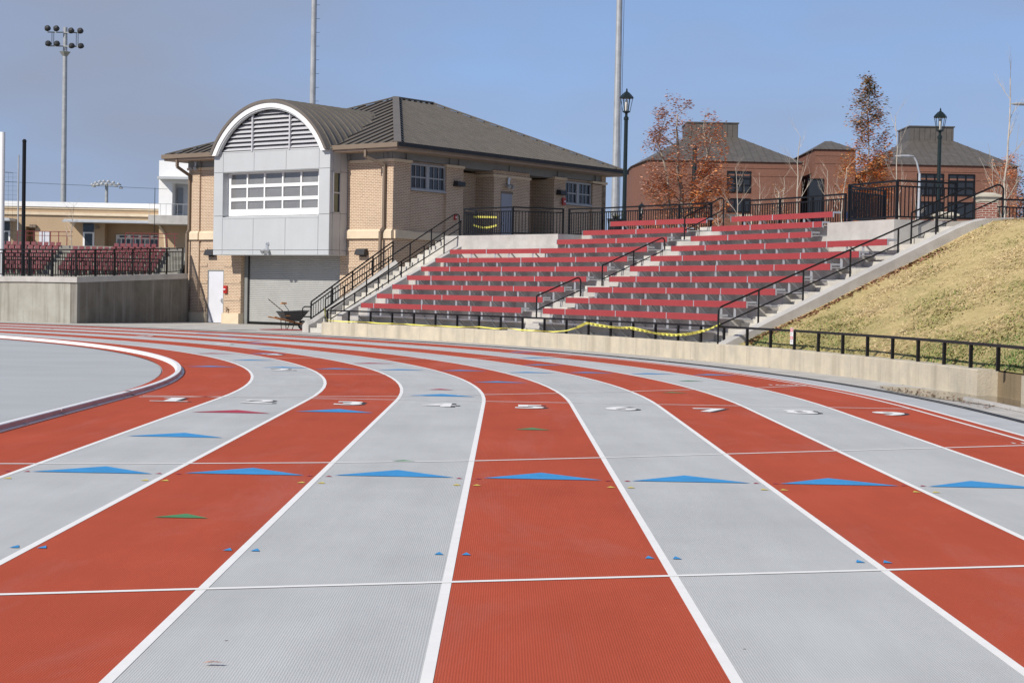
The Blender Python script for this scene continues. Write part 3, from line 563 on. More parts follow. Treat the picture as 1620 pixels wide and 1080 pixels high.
b = MB(); rr = []
for r, z in ((50.95, .40), (51.2, .50), (52.4, 1.24), (53.6, 1.97), (54.85, 2.75)):
    f_ = SL(r); rr.append([PW(r, f_ + .42, -.05), PW(r, f_ + .04, -.05), PW(r, f_ + .04, z - .14), PW(r, f_ + .23, z), PW(r, f_ + .42, z - .14)])
b.rings(rr); b.build('side_wall', 'concrete_new', st)
handrail('tall black handrail on the building side of the left stairs', lambda r: 46.9 - .1 * (r - 51.2), [(51.17, .3), (51.17, 1.22)] + [(57.0, 4.51)] + bend((57.0, 4.51), (57.2, 4.62), (57.34, 4.52)) + [(57.36, 3.68)], [(51.17, .78), (57.36, 4.02)], [(r, 1.22 + (r - 51.17) * .568, .36 + (r - 51.17) * .54) for r in (52.0, 53.0, 54.0, 55.0, 56.0)])
handrail('long black handrail on the kerb beside the left end of the benches', lambda r: 44.95 - .1 * (r - 50), [(50.0, .42), (50.0, .88), (55.68, 4.22)], [(50.0, .54), (55.68, 3.7)], [(r, .88 + (r - 50) * .588, .56 + (r - 50) * .47) for r in (51, 52, 53, 54, 54.9, 55.65)])
pk = thing('stair_fence', 'sloping black picket railing on the left wall of the stairs by the building', 'fence', PW(52, 47.9, 1))
zt = lambda r: 1.11 + (r - 51.18) * .653
PK = lambda r, z: PW(r, SL(r) + .23, z)
for dz, w in ((0, .045), (-.14, .035), (-.62, .035)):
    b = MB(); b.bar(PK(51.18, zt(51.18) + dz), PK(54.75, zt(54.75) + dz), .04, w); b.build('rail', 'black_metal', pk)
pme = MB().box(-.008, .008, -.008, .008, -.62, -.14).mesh('picket', 'black_metal')
r = 51.28
while r < 54.7: inst(pme, 'picket', pk, PK(r, zt(r)), R_(47.5)); r += .105
pme = MB().box(-.022, .022, -.022, .022, -.82, .0).mesh('post', 'black_metal')
for r in (51.18, 52.07, 52.96, 53.85, 54.74): inst(pme, 'post', pk, PK(r, zt(r)), R_(47.5))
b = MB(); b.path([PK(51.17, .93), PK(50.9, .93), PK(50.82, .87), PK(50.82, .62), PK(50.9, .56), PK(51.17, .56)], .022); b.build('end_loop', 'black_metal', pk)

# ------------------------------------------------------------------ picket fences
def fence(label, pts, h=1.02, post_gap=1.8, step=.115, name='picket_fence', gap=.16, base=.08, ptop=0.0, pick=.011):
    t = thing(name, label, 'fence', pts[0])
    pme = MB().box(-pick, pick, -pick, pick, base, h - gap).mesh('picket', 'black_metal'); qme = MB().box(-.03, .03, -.03, .03, -.02, h + ptop).mesh('post', 'black_metal')
    for si, (p, q) in enumerate(zip(pts, pts[1:])):
        d = q - p; ln = d.length; a = math.atan2(d.y, d.x)
        for z, w in ((h - .02, .05), (h - gap, .04), (base, .04)):
            b = MB(); b.bar(p + Vector((0, 0, z)), q + Vector((0, 0, z)), .045, w); b.build('rail', 'black_metal', t)
        n = max(1, round(ln / post_gap))
        for k in range(n + 1):
            if k == 0 and si: continue
            inst(qme, 'post', t, p + d * k / n, a)
        m = int(ln / step)
        for k in range(1, m):
            if abs(((k / m) * n) % 1) * ln / n < .05: continue
            inst(pme, 'picket', t, p + d * k / m, a)
    return t
V = lambda p, z: Vector((p[0], p[1], z))
fence('black picket fence along the edge of the left platform in front of the brick doors', [PW(57.0, 45.0, 3.66), PW(55.75, 44.3, 3.66), PW(55.76, 41.6, 3.66), PW(57.5, 40.8, 3.66)])
fence('long black picket fence behind the topmost left bench', [PW(57.62, 40.6, PZ), PW(57.75, 39, PZ), PW(57.72, 37, PZ), PW(57.75, 35, PZ), PW(57.72, 33.35, PZ)])
fence('black picket fence behind the topmost right bench', [PW(57.72, 31.75, PZ), PW(57.75, 30, PZ), PW(57.72, 28.4, PZ), PW(57.6, 26.7, PZ)])
fence('black picket fence round the right platform at the head of the stairs', [PW(55.6, 23.8, 3.66), PW(55.6, 21.55, 3.66), PW(57.4, 21.5, 3.66)], h=1.03)
fence('black gate leaf swung open behind the right platform fence', [PW(55.75, 23.95, 3.68), PW(57.5, 24.75, 3.68)], name='open_gate', h=.98, post_gap=3, step=.07)
fence('tall black security fence beyond the brick pillar on the crest of the bank', [Vector((14.45, 50.4, PZ)), Vector((19.5, 51.6, PZ))], h=1.05, post_gap=2.5, step=.115, base=.1, gap=.25)
b = MB()
for z, sag in ((4.42, .0), (4.12, .1)):
    for k in range(8):
        pa, pb = (Vector((-1.58 + .115 * j, 62.9, z - sag * math.sin(j / 8 * math.pi))) for j in (k, k + 1)); b.bar(pa, pb, .01, .07)
tag(b.build('barrier_tape', 'tape_yellow'), 'two strands of yellow tape hung behind the platform fence by the grey door', 'tape')

# ------------------------------------------------------------------ left wall with fence
lw = thing('retaining_wall', 'stained grey concrete wall with a square corner left of the brick building', 'wall', Vector((-17.9, 68.2, 0)))
KC = Vector((-17.88, 68.22, 0)); KE = Vector((-14.74, 75.42, 0)); dk = (KE - KC).normalized(); nk = Vector((dk.y, -dk.x, 0))
arcp = [93 - k * 3.1 for k in range(10)] + [62.2]
zl = lambda q: 1.66 - max(0, (q - 65)) * .012
b = MB(); b.rings([[PW(50.95, q, -.05), PW(50.95, q, zl(q)), PW(51.3, q, zl(q)), PW(51.3, q, -.05)] for q in arcp]); b.build('wall_face', 'concrete_left', lw)
b = MB(); b.rings([[PW(50.88, q, zl(q)), PW(50.88, q, zl(q) + .23), PW(51.33, q, zl(q) + .23), PW(51.33, q, zl(q))] for q in arcp]); b.build('coping', 'concrete_new', lw)
K0 = PW(50.95, 61.95)
b = MB(); e2 = dk * 7.84; b.prism([K0, K0 + e2, K0 + e2 - nk * .35, K0 - nk * .35], [K0 + Vector((0, 0, 1.66)), K0 + e2 + Vector((0, 0, 1.95)), K0 + e2 - nk * .35 + Vector((0, 0, 1.95)), K0 - nk * .35 + Vector((0, 0, 1.66))]); b.build('wall_face', 'concrete_shade_stain', lw, label='water stained side face of the wall with its shade painted in')
z3 = lambda p, z: p + Vector((0, 0, z)); J0 = PW(50.88, 61.95) + nk * .04
b = MB(); b.prism([z3(J0, 1.66), z3(J0 + e2, 1.95), z3(J0 + e2 - nk * .45, 1.95), z3(J0 - nk * .45, 1.66)], [z3(J0, 1.89), z3(J0 + e2, 2.18), z3(J0 + e2 - nk * .45, 2.18), z3(J0 - nk * .45, 1.89)]); b.build('coping', 'concrete_new', lw)
fence('black picket fence along the top of the stained left wall', [PW(51.08, 72, 1.82), PW(51.08, 68, 1.86), PW(51.08, 65, 1.89), PW(51.1, 62.2, 1.89), K0 - nk * .15 + dk * 3.9 + Vector((0, 0, 2.04)), K0 - nk * .15 + dk * 7.6 + Vector((0, 0, 2.2))], h=1.13, post_gap=1.45, step=.115)
fence('second black picket fence set back behind the left wall', [Vector((-26.2, 77.5, 1.7)), Vector((-20.5, 77.2, 1.7)), Vector((-16.4, 77.0, 1.7))], h=1.15, post_gap=1.9, step=.12)

# ------------------------------------------------------------------ the brick building (local frame: x right, y back)
bd = thing('brick_building', 'tan brick stadium building with bronze metal roof and grey arched bay', 'building', BO, BROT)
def part(name, m, boxes, parent=bd, **kw):
    b = MB()
    for q in boxes: b.box(*q)
    return b.build(name, m, parent, **kw)
def abox(a0, a1, y0, y1, z0, z1): return (-a1, -a0, y0, y1, z0, z1)       # a = metres left of the corner
for a0, a1, z0, z1 in ((11.2, 12.43, .45, 7.0), (10.13, 11.2, 2.36, 7.0), (9.03, 10.13, .45, 7.0), (3.0, 9.03, 3.06, 7.3), (0.02, 3.0, .45, 7.0)):
    part('wall', 'brick_tan', [abox(a0, a1, .02, .36, z0, z1)])
part('pilaster', 'brick_tan', [abox(.0, .62, -.07, .3, .45, 6.84)]); part('pilaster', 'brick_tan', [abox(11.72, 12.25, -.07, .3, .45, 6.84)])
part('pilaster', 'brick_tan', [abox(12.2, 12.5, -.02, .3, .45, 6.84)])
part('plinth', 'cast_stone', [abox(11.2, 12.52, -.12, .3, -.05, .45)]); part('plinth', 'cast_stone', [abox(9.03, 10.13, -.10, .3, -.05, .45)]); part('plinth', 'cast_stone', [abox(0, 3.0, -.1, .3, -.05, .45)])
for a0, a1, y in ((.66, 2.63, -.10), (-.02, .64, -.17), (9.7, 11.70, -.10), (11.70, 12.27, -.17), (12.27, 12.53, -.12)):
    b = MB(); b.prism([(-a1, y, 3.71), (-a0, y, 3.71), (-a0, .3, 3.71), (-a1, .3, 3.71)], [(-a1, y, 4.0), (-a0, y, 4.0), (-a0, .3, 4.0), (-a1, .3, 4.0)])
    b.prism([(-a1, y, 4.002), (-a0, y, 4.002), (-a0, .3, 4.002), (-a1, .3, 4.002)], [(-a1, y + .07, 4.09), (-a0, y + .07, 4.09), (-a0, .3, 4.09), (-a1, .3, 4.09)]); b.build('stone_band', 'cast_stone', bd)
for a0, a1, y in ((-.05, .66, -.12), (11.68, 12.53, -.12), (.66, 2.5, -.03), (9.75, 11.68, -.03)): part('stone_cap', 'cast_stone', [abox(a0, a1, y, .3, 6.84, 6.95)])
# rusticated courses: slightly recessed shadow lines in the lower walls
for z in (1.0, 1.75, 2.5, 3.2):
    for a0, a1 in ((11.22, 11.70), (9.05, 10.11), (.66, 2.98)): part('brick_course', 'brick_tan', [abox(a0, a1, -.012, .03, z, z + .14)])
for a0, a1 in ((-.04, .68), (11.66, 12.5)): part('frieze', 'frieze_grey', [abox(a0, a1, -.08, .3, 6.952, 7.32)])
for a0, a1 in ((.68, 2.62), (9.7, 11.66)): part('frieze', 'frieze_grey', [abox(a0, a1, -.0, .3, 6.953, 7.32)])
for a in (.05, .3, .55, 2.45, 9.85, 11.7): part('frieze_post', 'frieze_grey', [abox(a, a + .07, -.11, 0, 6.955, 7.31)])
# side facade
def side(name, m, b0, b1, x0, x1, z0, z1, **kw): return part(name, m, [(x0, x1, b0, b1, z0, z1)], **kw)
side('wall', 'brick_tan', .3, 1.0, -.35, .0, -.05, 6.84); side('wall', 'brick_tan', 1.0, 3.27, -.4, -.12, -.05, 5.72); side('pilaster', 'brick_tan', 3.27, 4.38, -.45, .0, -.05, 6.84)
side('wall', 'brick_tan', 4.38, 5.3, -1.6, -1.35, -.05, 7.3); side('wall', 'brick_tan', 4.0, 4.36, -1.6, -.45, 3.0, 7.3)
side('wall', 'brick_tan', 6.45, 9.06, -1.5, 0.0, -.05, 6.66); side('pilaster', 'brick_tan', 5.3, 6.45, -1.6, -1.0, -.05, 6.8); side('pilaster', 'brick_tan', 6.42, 6.9, -.6, .05, -.05, 6.66)
side('wall', 'brick_tan', 9.06, 10.9, -1.6, -1.3, -.05, 7.3); side('pilaster', 'brick_tan', 10.9, 11.78, -1.5, .0, -.05, 6.84); side('wall', 'brick_tan', 11.78, 13.95, -.4, -.12, -.05, 5.72); side('pilaster', 'brick_tan', 13.95, 15.05, -.45, 0.0, -.05, 6.8)
for b0, b1, x in ((-.0, 1.04, .06), (3.22, 4.42, .06), (10.86, 11.82, .06), (13.9, 15.1, .06)): side('stone_cap', 'cast_stone', b0, b1, -.4, x, 6.842, 6.95)
side('stone_cap', 'cast_stone', 6.38, 9.1, -1.5, .05, 6.66, 6.76)
side('ceiling', 'frieze_grey', 4.38, 6.46, -1.6, -.07, 6.9, 6.956); side('ceiling', 'frieze_grey', 9.06, 10.9, -1.6, -.07, 6.9, 6.956); side('wall', 'brick_tan', 6.45, 9.06, -1.5, -.02, 6.761, 6.956)
side('stone_band', 'cast_stone', -.02, 1.02, -.3, .12, 3.712, 4.05); side('stone_band', 'cast_stone', 1.02, 3.25, -.3, -.02, 3.713, 4.03); side('stone_band', 'cast_stone', 3.25, 4.4, -.3, .1, 3.714, 4.03)
side('frieze', 'frieze_grey', .0, 15.05, -.35, -.06, 6.957, 7.32)
for y in (.25, .75, 3.5, 4.1, 7.6, 11.2, 14.2): side('frieze_post', 'frieze_grey', y, y + .12, -.08, .0, 6.96, 7.31)
def sash_pair(b0, b1, z0, z1, x=-.14):
    w = part('window', 'frieze_grey', [(x - .02, x, b0, b1, z0, z1)]); w.data.materials[0] = MATS['pane_dark']
    fb = MB(); fb.box(x - .02, x + .08, b0 - .06, b0, z0, z1); fb.box(x - .02, x + .08, b1, b1 + .06, z0, z1); fb.box(x - .02, x + .08, b0 - .06, b1 + .06, z1, z1 + .08); mid = (b0 + b1) / 2; fb.box(x - .02, x + .07, mid - .1, mid + .1, z0, z1)
    fb.build('frame', 'sash_grey', w)
    mb_ = MB()
    for c0, c1 in ((b0, mid - .1), (mid + .1, b1)):
        mb_.box(x, x + .05, c0, c1, (z0 + z1) / 2 - .03, (z0 + z1) / 2 + .03); mb_.box(x, x + .05, c0, c1, z0, z0 + .04)
        for k in (1, 2): yy = c0 + (c1 - c0) * k / 3; mb_.box(x, x + .035, yy - .014, yy + .014, z0, z1)
    mb_.build('sash', 'sash_grey', w); sb_ = MB(); sb_.box(x - .1, x + .14, b0 - .08, b1 + .08, z0 - .09, z0 - .002); sb_.build('sill', 'sash_grey', w)
side('wall', 'brick_tan', 1.0, 3.27, -.4, -.17, 5.72, 6.95); side('wall', 'brick_tan', 11.78, 13.95, -.4, -.17, 5.72, 6.95)
sash_pair(1.1, 3.2, 5.82, 6.78); sash_pair(11.86, 13.85, 5.82, 6.74)
dr = side('door', 'door_grey', 6.98, 7.74, -.03, .035, 3.66, 5.95); side('door_frame', 'trim_brown', 6.9, 7.82, -.02, .02, 5.95, 6.06); side('handle', 'aluminium', 7.05, 7.12, .035, .09, 4.6, 4.7, parent=dr)
dr = side('door', 'door_dark', 9.4, 10.6, -1.3, -1.26, 3.66, 6.1)
dr = side('door', 'door_dark', 4.5, 5.2, -1.35, -1.31, 3.66, 6.0)
# remaining walls, floor slabs
part('wall', 'brick_tan', [abox(0, 12.43, 14.7, 15.03, -.05, 7.3)]); part('wall', 'brick_tan', [abox(12.1, 12.42, .36, 14.7, -.05, 7.3)]); part('wall', 'louvre_dark', [abox(1.7, 12.05, 1.2, 14.6, 3.1, 3.3)])
# roof: hipped, standing seam
E0, E1, F0, F1, ZE, ZR = -13.2, .9, -.85, 15.35, 7.47, 10.47; AX, AY0, AY1 = -6.25, 6.9, 9.5
cs = [(E0, F0, ZE), (E1, F0, ZE), (E1, F1, ZE), (E0, F1, ZE)]; p0, p1 = (AX, AY0, ZR), (AX, AY1, ZR)
rf = MB(); rf.quad(cs[0], cs[1], p0); rf.quad(cs[1], cs[2], p1, p0); rf.quad(cs[2], cs[3], p1); rf.quad(cs[3], cs[0], p0, p1); rf.quad(*[(x, y, z - .1) for x, y, z in cs][::-1]); roof = rf.build('roof', 'roof_bronze', bd)
sm = MB(); x = E0 + .3
def zf(x, y): return None
k_ = (ZR - ZE)
while x < E1 - .1:        # front slope seams run up the slope until they meet a hip
    f = (x - E0) / (AX - E0) if x < AX else (E1 - x) / (E1 - AX); f = max(0, min(1, f))
    y1 = F0 + (AY0 - F0) * f; z1 = ZE + k_ * f
    if f > .03: sm.bar((x, F0, ZE + .03), (x, y1, z1 + .03), .045, .07)
    x += .52
stuff(sm.build('front_seam', 'roof_seam', roof)); sm = MB(); y = F0 + .3
while y < F1 - .1:
    f = (y - F0) / (AY0 - F0) if y < AY0 else ((F1 - y) / (F1 - AY1) if y > AY1 else 1); f = max(0, min(1, f))
    if f > .03:
        sm.bar((E1, y, ZE + .015), (E1 + (AX - E1) * f, y, ZE + k_ * f + .015), .03, .05); sm.bar((E0, y, ZE + .012), (E0 + (AX - E0) * f, y, ZE + k_ * f + .012), .03, .05)
    y += .40
stuff(sm.build('side_seam', 'roof_seam', roof))
up_ = lambda p, d: (p[0], p[1], p[2] + d)
for a, c in ((cs[0], p0), (cs[1], p0), (cs[2], p1), (cs[3], p1), (p0, p1)):
    b = MB(); b.bar(up_(a, .05), up_(c, .06), .3 if a is cs[1] else .2, .06); b.build('ridge_cap', 'roof_bronze', roof)
gt = MB()
for (x0, y0, x1, y1) in ((E0 - .1, F0 - .13, E1 + .1, F0), (E1, F0, E1 + .13, F1 + .1), (E0 - .13, F0, E0, F1), (E0, F1, E1, F1 + .13)): gt.box(x0, x1, y0, y1, ZE - .15, ZE + .035)
gut = gt.build('gutter', 'trim_brown', bd)
part('gutter', 'louvre_dark', [(E1 + .13, E1 + .145, F0 - .1, F1 + .08, ZE - .12, ZE + .045)], label='dark gutter lip along the side eave')
part('soffit', 'soffit_tan', [(E0 - .02, E1 + .02, F0 - .02, F1 + .02, ZE - .24, ZE - .152)])
# grey arched bay
BL, BR_, BY0 = -9.68, -2.62, -1.05
part('bay_core', 'joint_grey', [(BL + .02, -9.1, BY0 + .02, .02, 3.02, 7.4), (-3.26, BR_ - .02, BY0 + .02, .02, 3.02, 7.4), (-9.1, -3.26, BY0 + .02, .02, 3.02, 4.56), (-9.1, -3.26, BY0 + .02, .02, 6.58, 7.4), (-9.1, -3.26, -.35, .02, 4.56, 6.58)])
part('bay_soffit', 'panel_grey', [(BL + .01, BR_ - .01, BY0 + .01, .015, 2.995, 3.018)])
colx = [BL, -9.09, -7.15, -5.2, -3.26, BR_]; G = .009
def panel(x0, x1, z0, z1, y=BY0): part('cladding_panel', 'panel_grey', [(x0 + G, x1 - G, y, y + .019, z0 + G, z1 - G)])
for x0, x1 in zip(colx, colx[1:]):
    panel(x0, x1, 3.0, 3.21); panel(x0, x1, 3.21, 4.56 if x0 != BL and x1 != BR_ else 4.69); panel(x0, x1, 6.58, 7.42)
    if x0 == BL or x1 == BR_: panel(x0, x1, 4.69, 6.58)
for x, xs in ((BR_ - .019, 1), (BL, -1)):
    yb = [BY0 + .02, -.87, -.42, .0]
    for y0, y1 in zip(yb, yb[1:]):
        for z0, z1 in ((3.0, 3.21), (3.21, 4.73), (4.73, 6.45), (6.45, 7.42)):
            if xs > 0 and z0 == 4.73 and y0 == -.87: continue
            part('cladding_panel', 'panel_grey', [(x, x + .019, y0 + G, y1 - G, z0 + G, z1 - G)])
w = part('window', 'pane_olive', [(BR_ - .03, BR_ - .015, -.84, -.45, 4.78, 6.42)]); part('frame', 'panel_grey', [(BR_ - .02, BR_ + .03, -.47, -.42, 4.73, 6.47), (BR_ - .02, BR_ + .03, -.87, -.82, 4.73, 6.47), (BR_ - .02, BR_ + .03, -.87, -.42, 6.4, 6.47), (BR_ - .02, BR_ + .03, -.87, -.42, 4.73, 4.78), (BR_ - .02, BR_ + .02, -.82, -.47, 5.55, 5.61)], parent=w)
b = MB(); b.box(BR_ - .014, BR_ - .008, -.55, -.47, 4.8, 6.4); b.build('dark_edge', 'louvre_dark', w)
for k in range(30): pass
# recess lining + ribbon window of 5 x 3 panes
part('reveal', 'panel_grey', [(-9.12, -9.095, BY0 + .02, -.6, 4.69, 6.58), (-3.265, -3.24, BY0 + .02, -.6, 4.69, 6.58), (-9.1, -3.26, BY0 + .02, -.6, 6.56, 6.585)])
b = MB(); b.prism([(-9.09, BY0, 4.56), (-3.27, BY0, 4.56), (-3.27, -.6, 4.56), (-9.09, -.6, 4.56)], [(-9.09, BY0, 4.63), (-3.27, BY0, 4.63), (-3.27, -.6, 4.70), (-9.09, -.6, 4.70)]); b.build('window_sill', 'panel_grey', bd)
win = part('window', 'white_paint', [(-9.095, -8.93, -.72, -.64, 4.7, 6.56), (-3.62, -3.26, -.72, -.64, 4.7, 6.56), (-8.93, -3.62, -.72, -.64, 4.7, 4.98), (-8.93, -3.62, -.72, -.64, 5.33, 5.48), (-8.93, -3.62, -.72, -.64, 5.91, 6.05), (-8.93, -3.62, -.72, -.64, 6.5, 6.56)])
xs = [-8.93, -7.9, -6.83, -5.72, -4.62, -3.5]
for k in range(1, 5): part('mullion', 'white_paint', [(xs[k] - .04, xs[k] + .04, -.73, -.65, 4.98, 6.5)], parent=win)
for k in range(5):
    for z0, z1 in ((4.98, 5.33), (5.48, 5.91), (6.05, 6.5)): part('pane', 'pane_grey', [(xs[k], xs[k + 1], -.668, -.655, z0, z1)], parent=win)
# arch: barrel roof, white fascia, louvre
AC, ZC, RO = -6.16, 5.60, 3.96
def arc(R, y, n=36, z_lo=7.35):
    th = math.asin(min(1, (z_lo - ZC) / R)); return [(AC + R * math.cos(math.pi - th - (math.pi - 2 * th) * k / n), y, ZC + R * math.sin(math.pi - th - (math.pi - 2 * th) * k / n)) for k in range(n + 1)]
def shell(b, ra, rb, y0, y1, z_lo=7.35, n=36):
    A0, A1, B0, B1 = arc(ra, y0, n, z_lo), arc(ra, y1, n, z_lo), arc(rb, y0, n, z_lo), arc(rb, y1, n, z_lo)
    b.rings([[A0[k], A1[k], B1[k], B0[k]] for k in range(n + 1)]); return b
barrel = shell(MB(), RO, RO - .12, -1.32, 5.4).build('barrel_roof', 'roof_bronze', bd, smooth=False)
sm = MB(); y = -1.0
while y < 5.2: shell(sm, RO + .055, RO - .02, y, y + .045, 7.36, 28); y += .42
stuff(sm.build('barrel_seam', 'roof_seam', barrel))
shell(MB(), RO - .12, RO - .34, -1.27, -1.1, 7.3).build('arch_fascia', 'white_paint', bd); shell(MB(), RO - .34, RO - .40, -1.22, -1.05, 7.36).build('arch_trim', 'panel_grey', bd)
lb = MB(); pts = arc(RO - .36, -.72, 24, 7.4); lb.prism([p for p in pts], [(x, y + .03, z) for x, y, z in pts]); lv_ = lb.build('louvre', 'louvre_dark', bd)
z = 7.50
while z < 9.2:
    hw = math.sqrt(max(0, (RO - .42) ** 2 - (z + .06 - ZC) ** 2)); xl, xr = AC - hw, AC + hw
    for s0_, s1_ in ((xl, -7.3), (-7.24, -5.03), (-4.97, xr)):
        s0_, s1_ = max(s0_, xl), min(s1_, xr)
        if s1_ - s0_ > .08:
            b = MB(); b.prism([(s0_, -1.06, z), (s1_, -1.06, z), (s1_, -.9, z + .155), (s0_, -.9, z + .155)][::-1], [(s0_, -1.045, z - .012), (s1_, -1.045, z - .012), (s1_, -.885, z + .143), (s0_, -.885, z + .143)][::-1]); b.build('slat', 'louvre_grey', lv_)
    z += .186
for x in (-7.27, -5.0): zt_ = ZC + math.sqrt((RO - .4) ** 2 - (x - AC) ** 2); b = MB(); b.box(x - .035, x + .035, -1.09, -1.0, 7.43, zt_); b.build('mullion', 'louvre_grey', lv_)
part('louvre_sill', 'panel_grey', [(-9.5, -2.85, -1.06, -.8, 7.405, 7.46)])
# roller shutter in its recess: ribbed curtain, guides, bottom bar
sh = MB(); z = .1; rings = []
while z < 3.1:
    rings += [(.355, z), (.33, z + .03), (.33, z + .06), (.355, z + .075)]; z += .082
for (y0, z0), (y1, z1) in zip(rings, rings[1:]): sh.quad((-8.8, y0, z0), (-3.1, y0, z0), (-3.1, y1, z1), (-8.8, y1, z1))
sh.box(-8.8, -3.1, .36, .42, .02, 3.1); shut = sh.build('roller_shutter', 'shutter_grey', bd)
part('bottom_bar', 'black_metal', [(-8.8, -3.1, .3, .36, .0, .1)], parent=shut); part('guide', 'frieze_grey', [(-9.03, -8.82, .22, .36, 0, 3.05)], parent=shut); part('guide', 'frieze_grey', [(-3.08, -2.95, .22, .36, 0, 3.05)], parent=shut); part('guide_gap', 'louvre_dark', [(-8.86, -8.8, .26, .34, 0, 3.05)], parent=shut)
part('jamb', 'brick_tan', [abox(9.0, 9.03, .36, .5, 0, 3.05)])
dr = part('door', 'door_white', [abox(10.18, 11.15, .05, .1, .01, 2.31)]); part('handle', 'aluminium', [abox(10.24, 10.34, -.01, .05, .98, 1.02), abox(10.22, 10.27, .0, .05, .9, 1.1)], parent=dr); part('hinge', 'aluminium', [abox(11.13, 11.16, .03, .05, z, z + .12) for z in (.25, 1.1, 2.0)], parent=dr)
part('door_frame', 'frieze_grey', [abox(10.13, 10.18, .03, .2, 0, 2.36), abox(11.15, 11.2, .03, .2, 0, 2.36), abox(10.18, 11.15, .03, .2, 2.31, 2.36)])
# downpipes
def pipe(pts, r=.055):
    b = MB(); [b.bar(p, q, r * 2, r * 2) for p, q in zip(pts, pts[1:])]; return b.build('downpipe', 'trim_brown', bd)
pipe([(-.82, -.85, 7.35), (-.82, -.85, 6.98), (-.4, -.17, 6.7), (-.4, -.17, 4.15), (-.48, -.26, 4.0), (-.48, -.26, .1)]); pipe([(-12.35, -.85, 7.4), (-12.35, -.85, 6.95), (-12.33, -.12, 6.6), (-12.33, -.12, 4.15), (-12.36, -.21, 4.0), (-12.36, -.21, .3), (-12.45, -.4, .05)])
# fittings on the walls: hung things
def wall_light(a, z, y, label, mirror=1):
    t = thing('wall_light', label, 'light', BW(-a, y, z), BROT, group='wedge wall lights on the brick building', world=False)
    b = MB(); b.prism([(-.28, -.28, -.13), (.28, -.28, -.13), (.28, 0, -.16), (-.28, 0, -.16)], [(-.25, -.2, .1), (.25, -.2, .1), (.25, 0, .13), (-.25, 0, .13)]); b.build('housing', 'black_plastic', t)
    b = MB(); b.box(-.15, .15, -.06, 0, -.2, -.1); b.build('backplate', 'black_plastic', t); return t
wall_light(1.65, 3.17, .0, 'dark wedge wall light right of the roller shutter'); wall_light(10.9, 3.15, .0, 'dark wedge wall light above the white door')
def side_light(y, z, label):
    t = thing('wall_light', label, 'light', BW(.0, y, z), BROT + math.pi / 2, group='wedge wall lights on the brick building', world=False)
    b = MB(); b.prism([(-.25, -.3, -.1), (.25, -.3, -.1), (.25, 0, -.12), (-.25, 0, -.12)], [(-.25, -.27, .08), (.25, -.27, .08), (.2, 0, .12), (-.2, 0, .12)]); b.build('housing', 'black_plastic', t); return t
side_light(3.95, 6.18, 'dark wall light beside the two front upper sash windows'); side_light(11.3, 6.25, 'dark wall light above the red strobe near the far windows')
def flood(loc, rz, label):
    t = thing('floodlight', label, 'light', loc, rz, group='twin head floodlights', world=False)
    b = MB(); b.box(-.06, .06, -.05, 0, .0, .36); b.prism([(-.05, -.05, .3), (.12, -.05, .3), (.12, 0, .3), (-.05, 0, .3)], [(-.02, -.05, .42), (.09, -.05, .42), (.09, 0, .42), (-.02, 0, .42)]); b.build('bracket', 'aluminium', t)
    for sx in (-.1, .1): b = MB(); b.tube((sx, -.02, .08), (sx + sx * .4, -.2, -.02), .06, .1, 10); b.build('lamp_head', 'galvanised', t)
    return t
flood(BW(-6.25, BY0 - .002, 3.13), BROT, 'small twin head floodlight low on the grey bay'); flood(BW(.06, 7.4, 6.25), BROT + math.pi / 2, 'small twin head floodlight above the grey side door'); flood(BW(-11.95, -.09, 6.9), BROT, 'small twin head floodlight under the left eave')
def alarm(loc, rz, label, s=1.0):
    t = thing('fire_alarm', label, 'alarm', loc, rz, group='red fire alarm boxes', world=False); b = MB(); b.box(-.11 * s, .11 * s, -.07, 0, -.17 * s, .17 * s); b.build('box', 'alarm_red', t)
    b = MB(); b.lathe((0, -.08, .0), [(.05 * s, -.03), (.06 * s, 0), (.05 * s, .03)], 8); b.build('strobe', 'white_paint', t)
alarm(BW(-9.96, -.0, 1.5), BROT, 'red fire alarm strobe on the brick beside the white door'); alarm(BW(.06, 11.55, 5.85), BROT + math.pi / 2, 'red fire alarm strobe under the far side wall light'); alarm(BW(.0, 3.85, 4.75), BROT + math.pi / 2, 'small red alarm pull on the side pilaster above the stairs', .6)
t = thing('hose_tap', 'small dark hose tap low on the brick right of the white door', 'tap', BW(-9.8, .02, .6), BROT, world=False); b = MB(); b.tube((0, 0, 0), (0, -.12, 0), .03); b.tube((0, -.1, 0), (0, -.12, -.1), .03); b.build('spout', 'trim_brown', t); b = MB(); b.tube((0, -.1, .0), (0, -.1, .07), .012); b.box(-.05, .05, -.12, -.08, .07, .09); b.build('valve', 'black_metal', t)

# ------------------------------------------------------------------ wheelbarrow, shovels, rag
wb = thing('wheelbarrow', 'black tray wheelbarrow with orange wooden handles by the stair foot', 'wheelbarrow', (-8.42, 63.6, 0), R_(36), world=False)
b = MB(); lo = [(-.38, -.2, .42), (.28, -.2, .38), (.28, .2, .38), (-.38, .2, .42)]; hi = [(-.62, -.36, .80), (.66, -.34, .86), (.66, .34, .86), (-.62, .36, .80)]
b.rings([lo, hi], cap=False); b.quad(*lo[::-1]); b.rings([[(x * .97, y * .95, z + .012) for x, y, z in hi], [(x * .96, y * .93, z + .02) for x, y, z in lo]], cap=False); b.quad(*[(x * .96, y * .93, z + .02) for x, y, z in lo])
for p, q in zip(hi, hi[1:] + hi[:1]): b.tube(p, q, .018, n=6)
b.build('tray', 'tray_black', wb); b = MB(); b.box(-.5, -.28, -.345, -.335, .62, .66); b.build('tray_label', 'wood_orange', wb)
for sy in (-.24, .24): b = MB(); b.bar((-1.05, sy * 1.25, .58), (.5, sy * .55, .26), .045, .05); b.build('handle', 'wood_orange', wb)
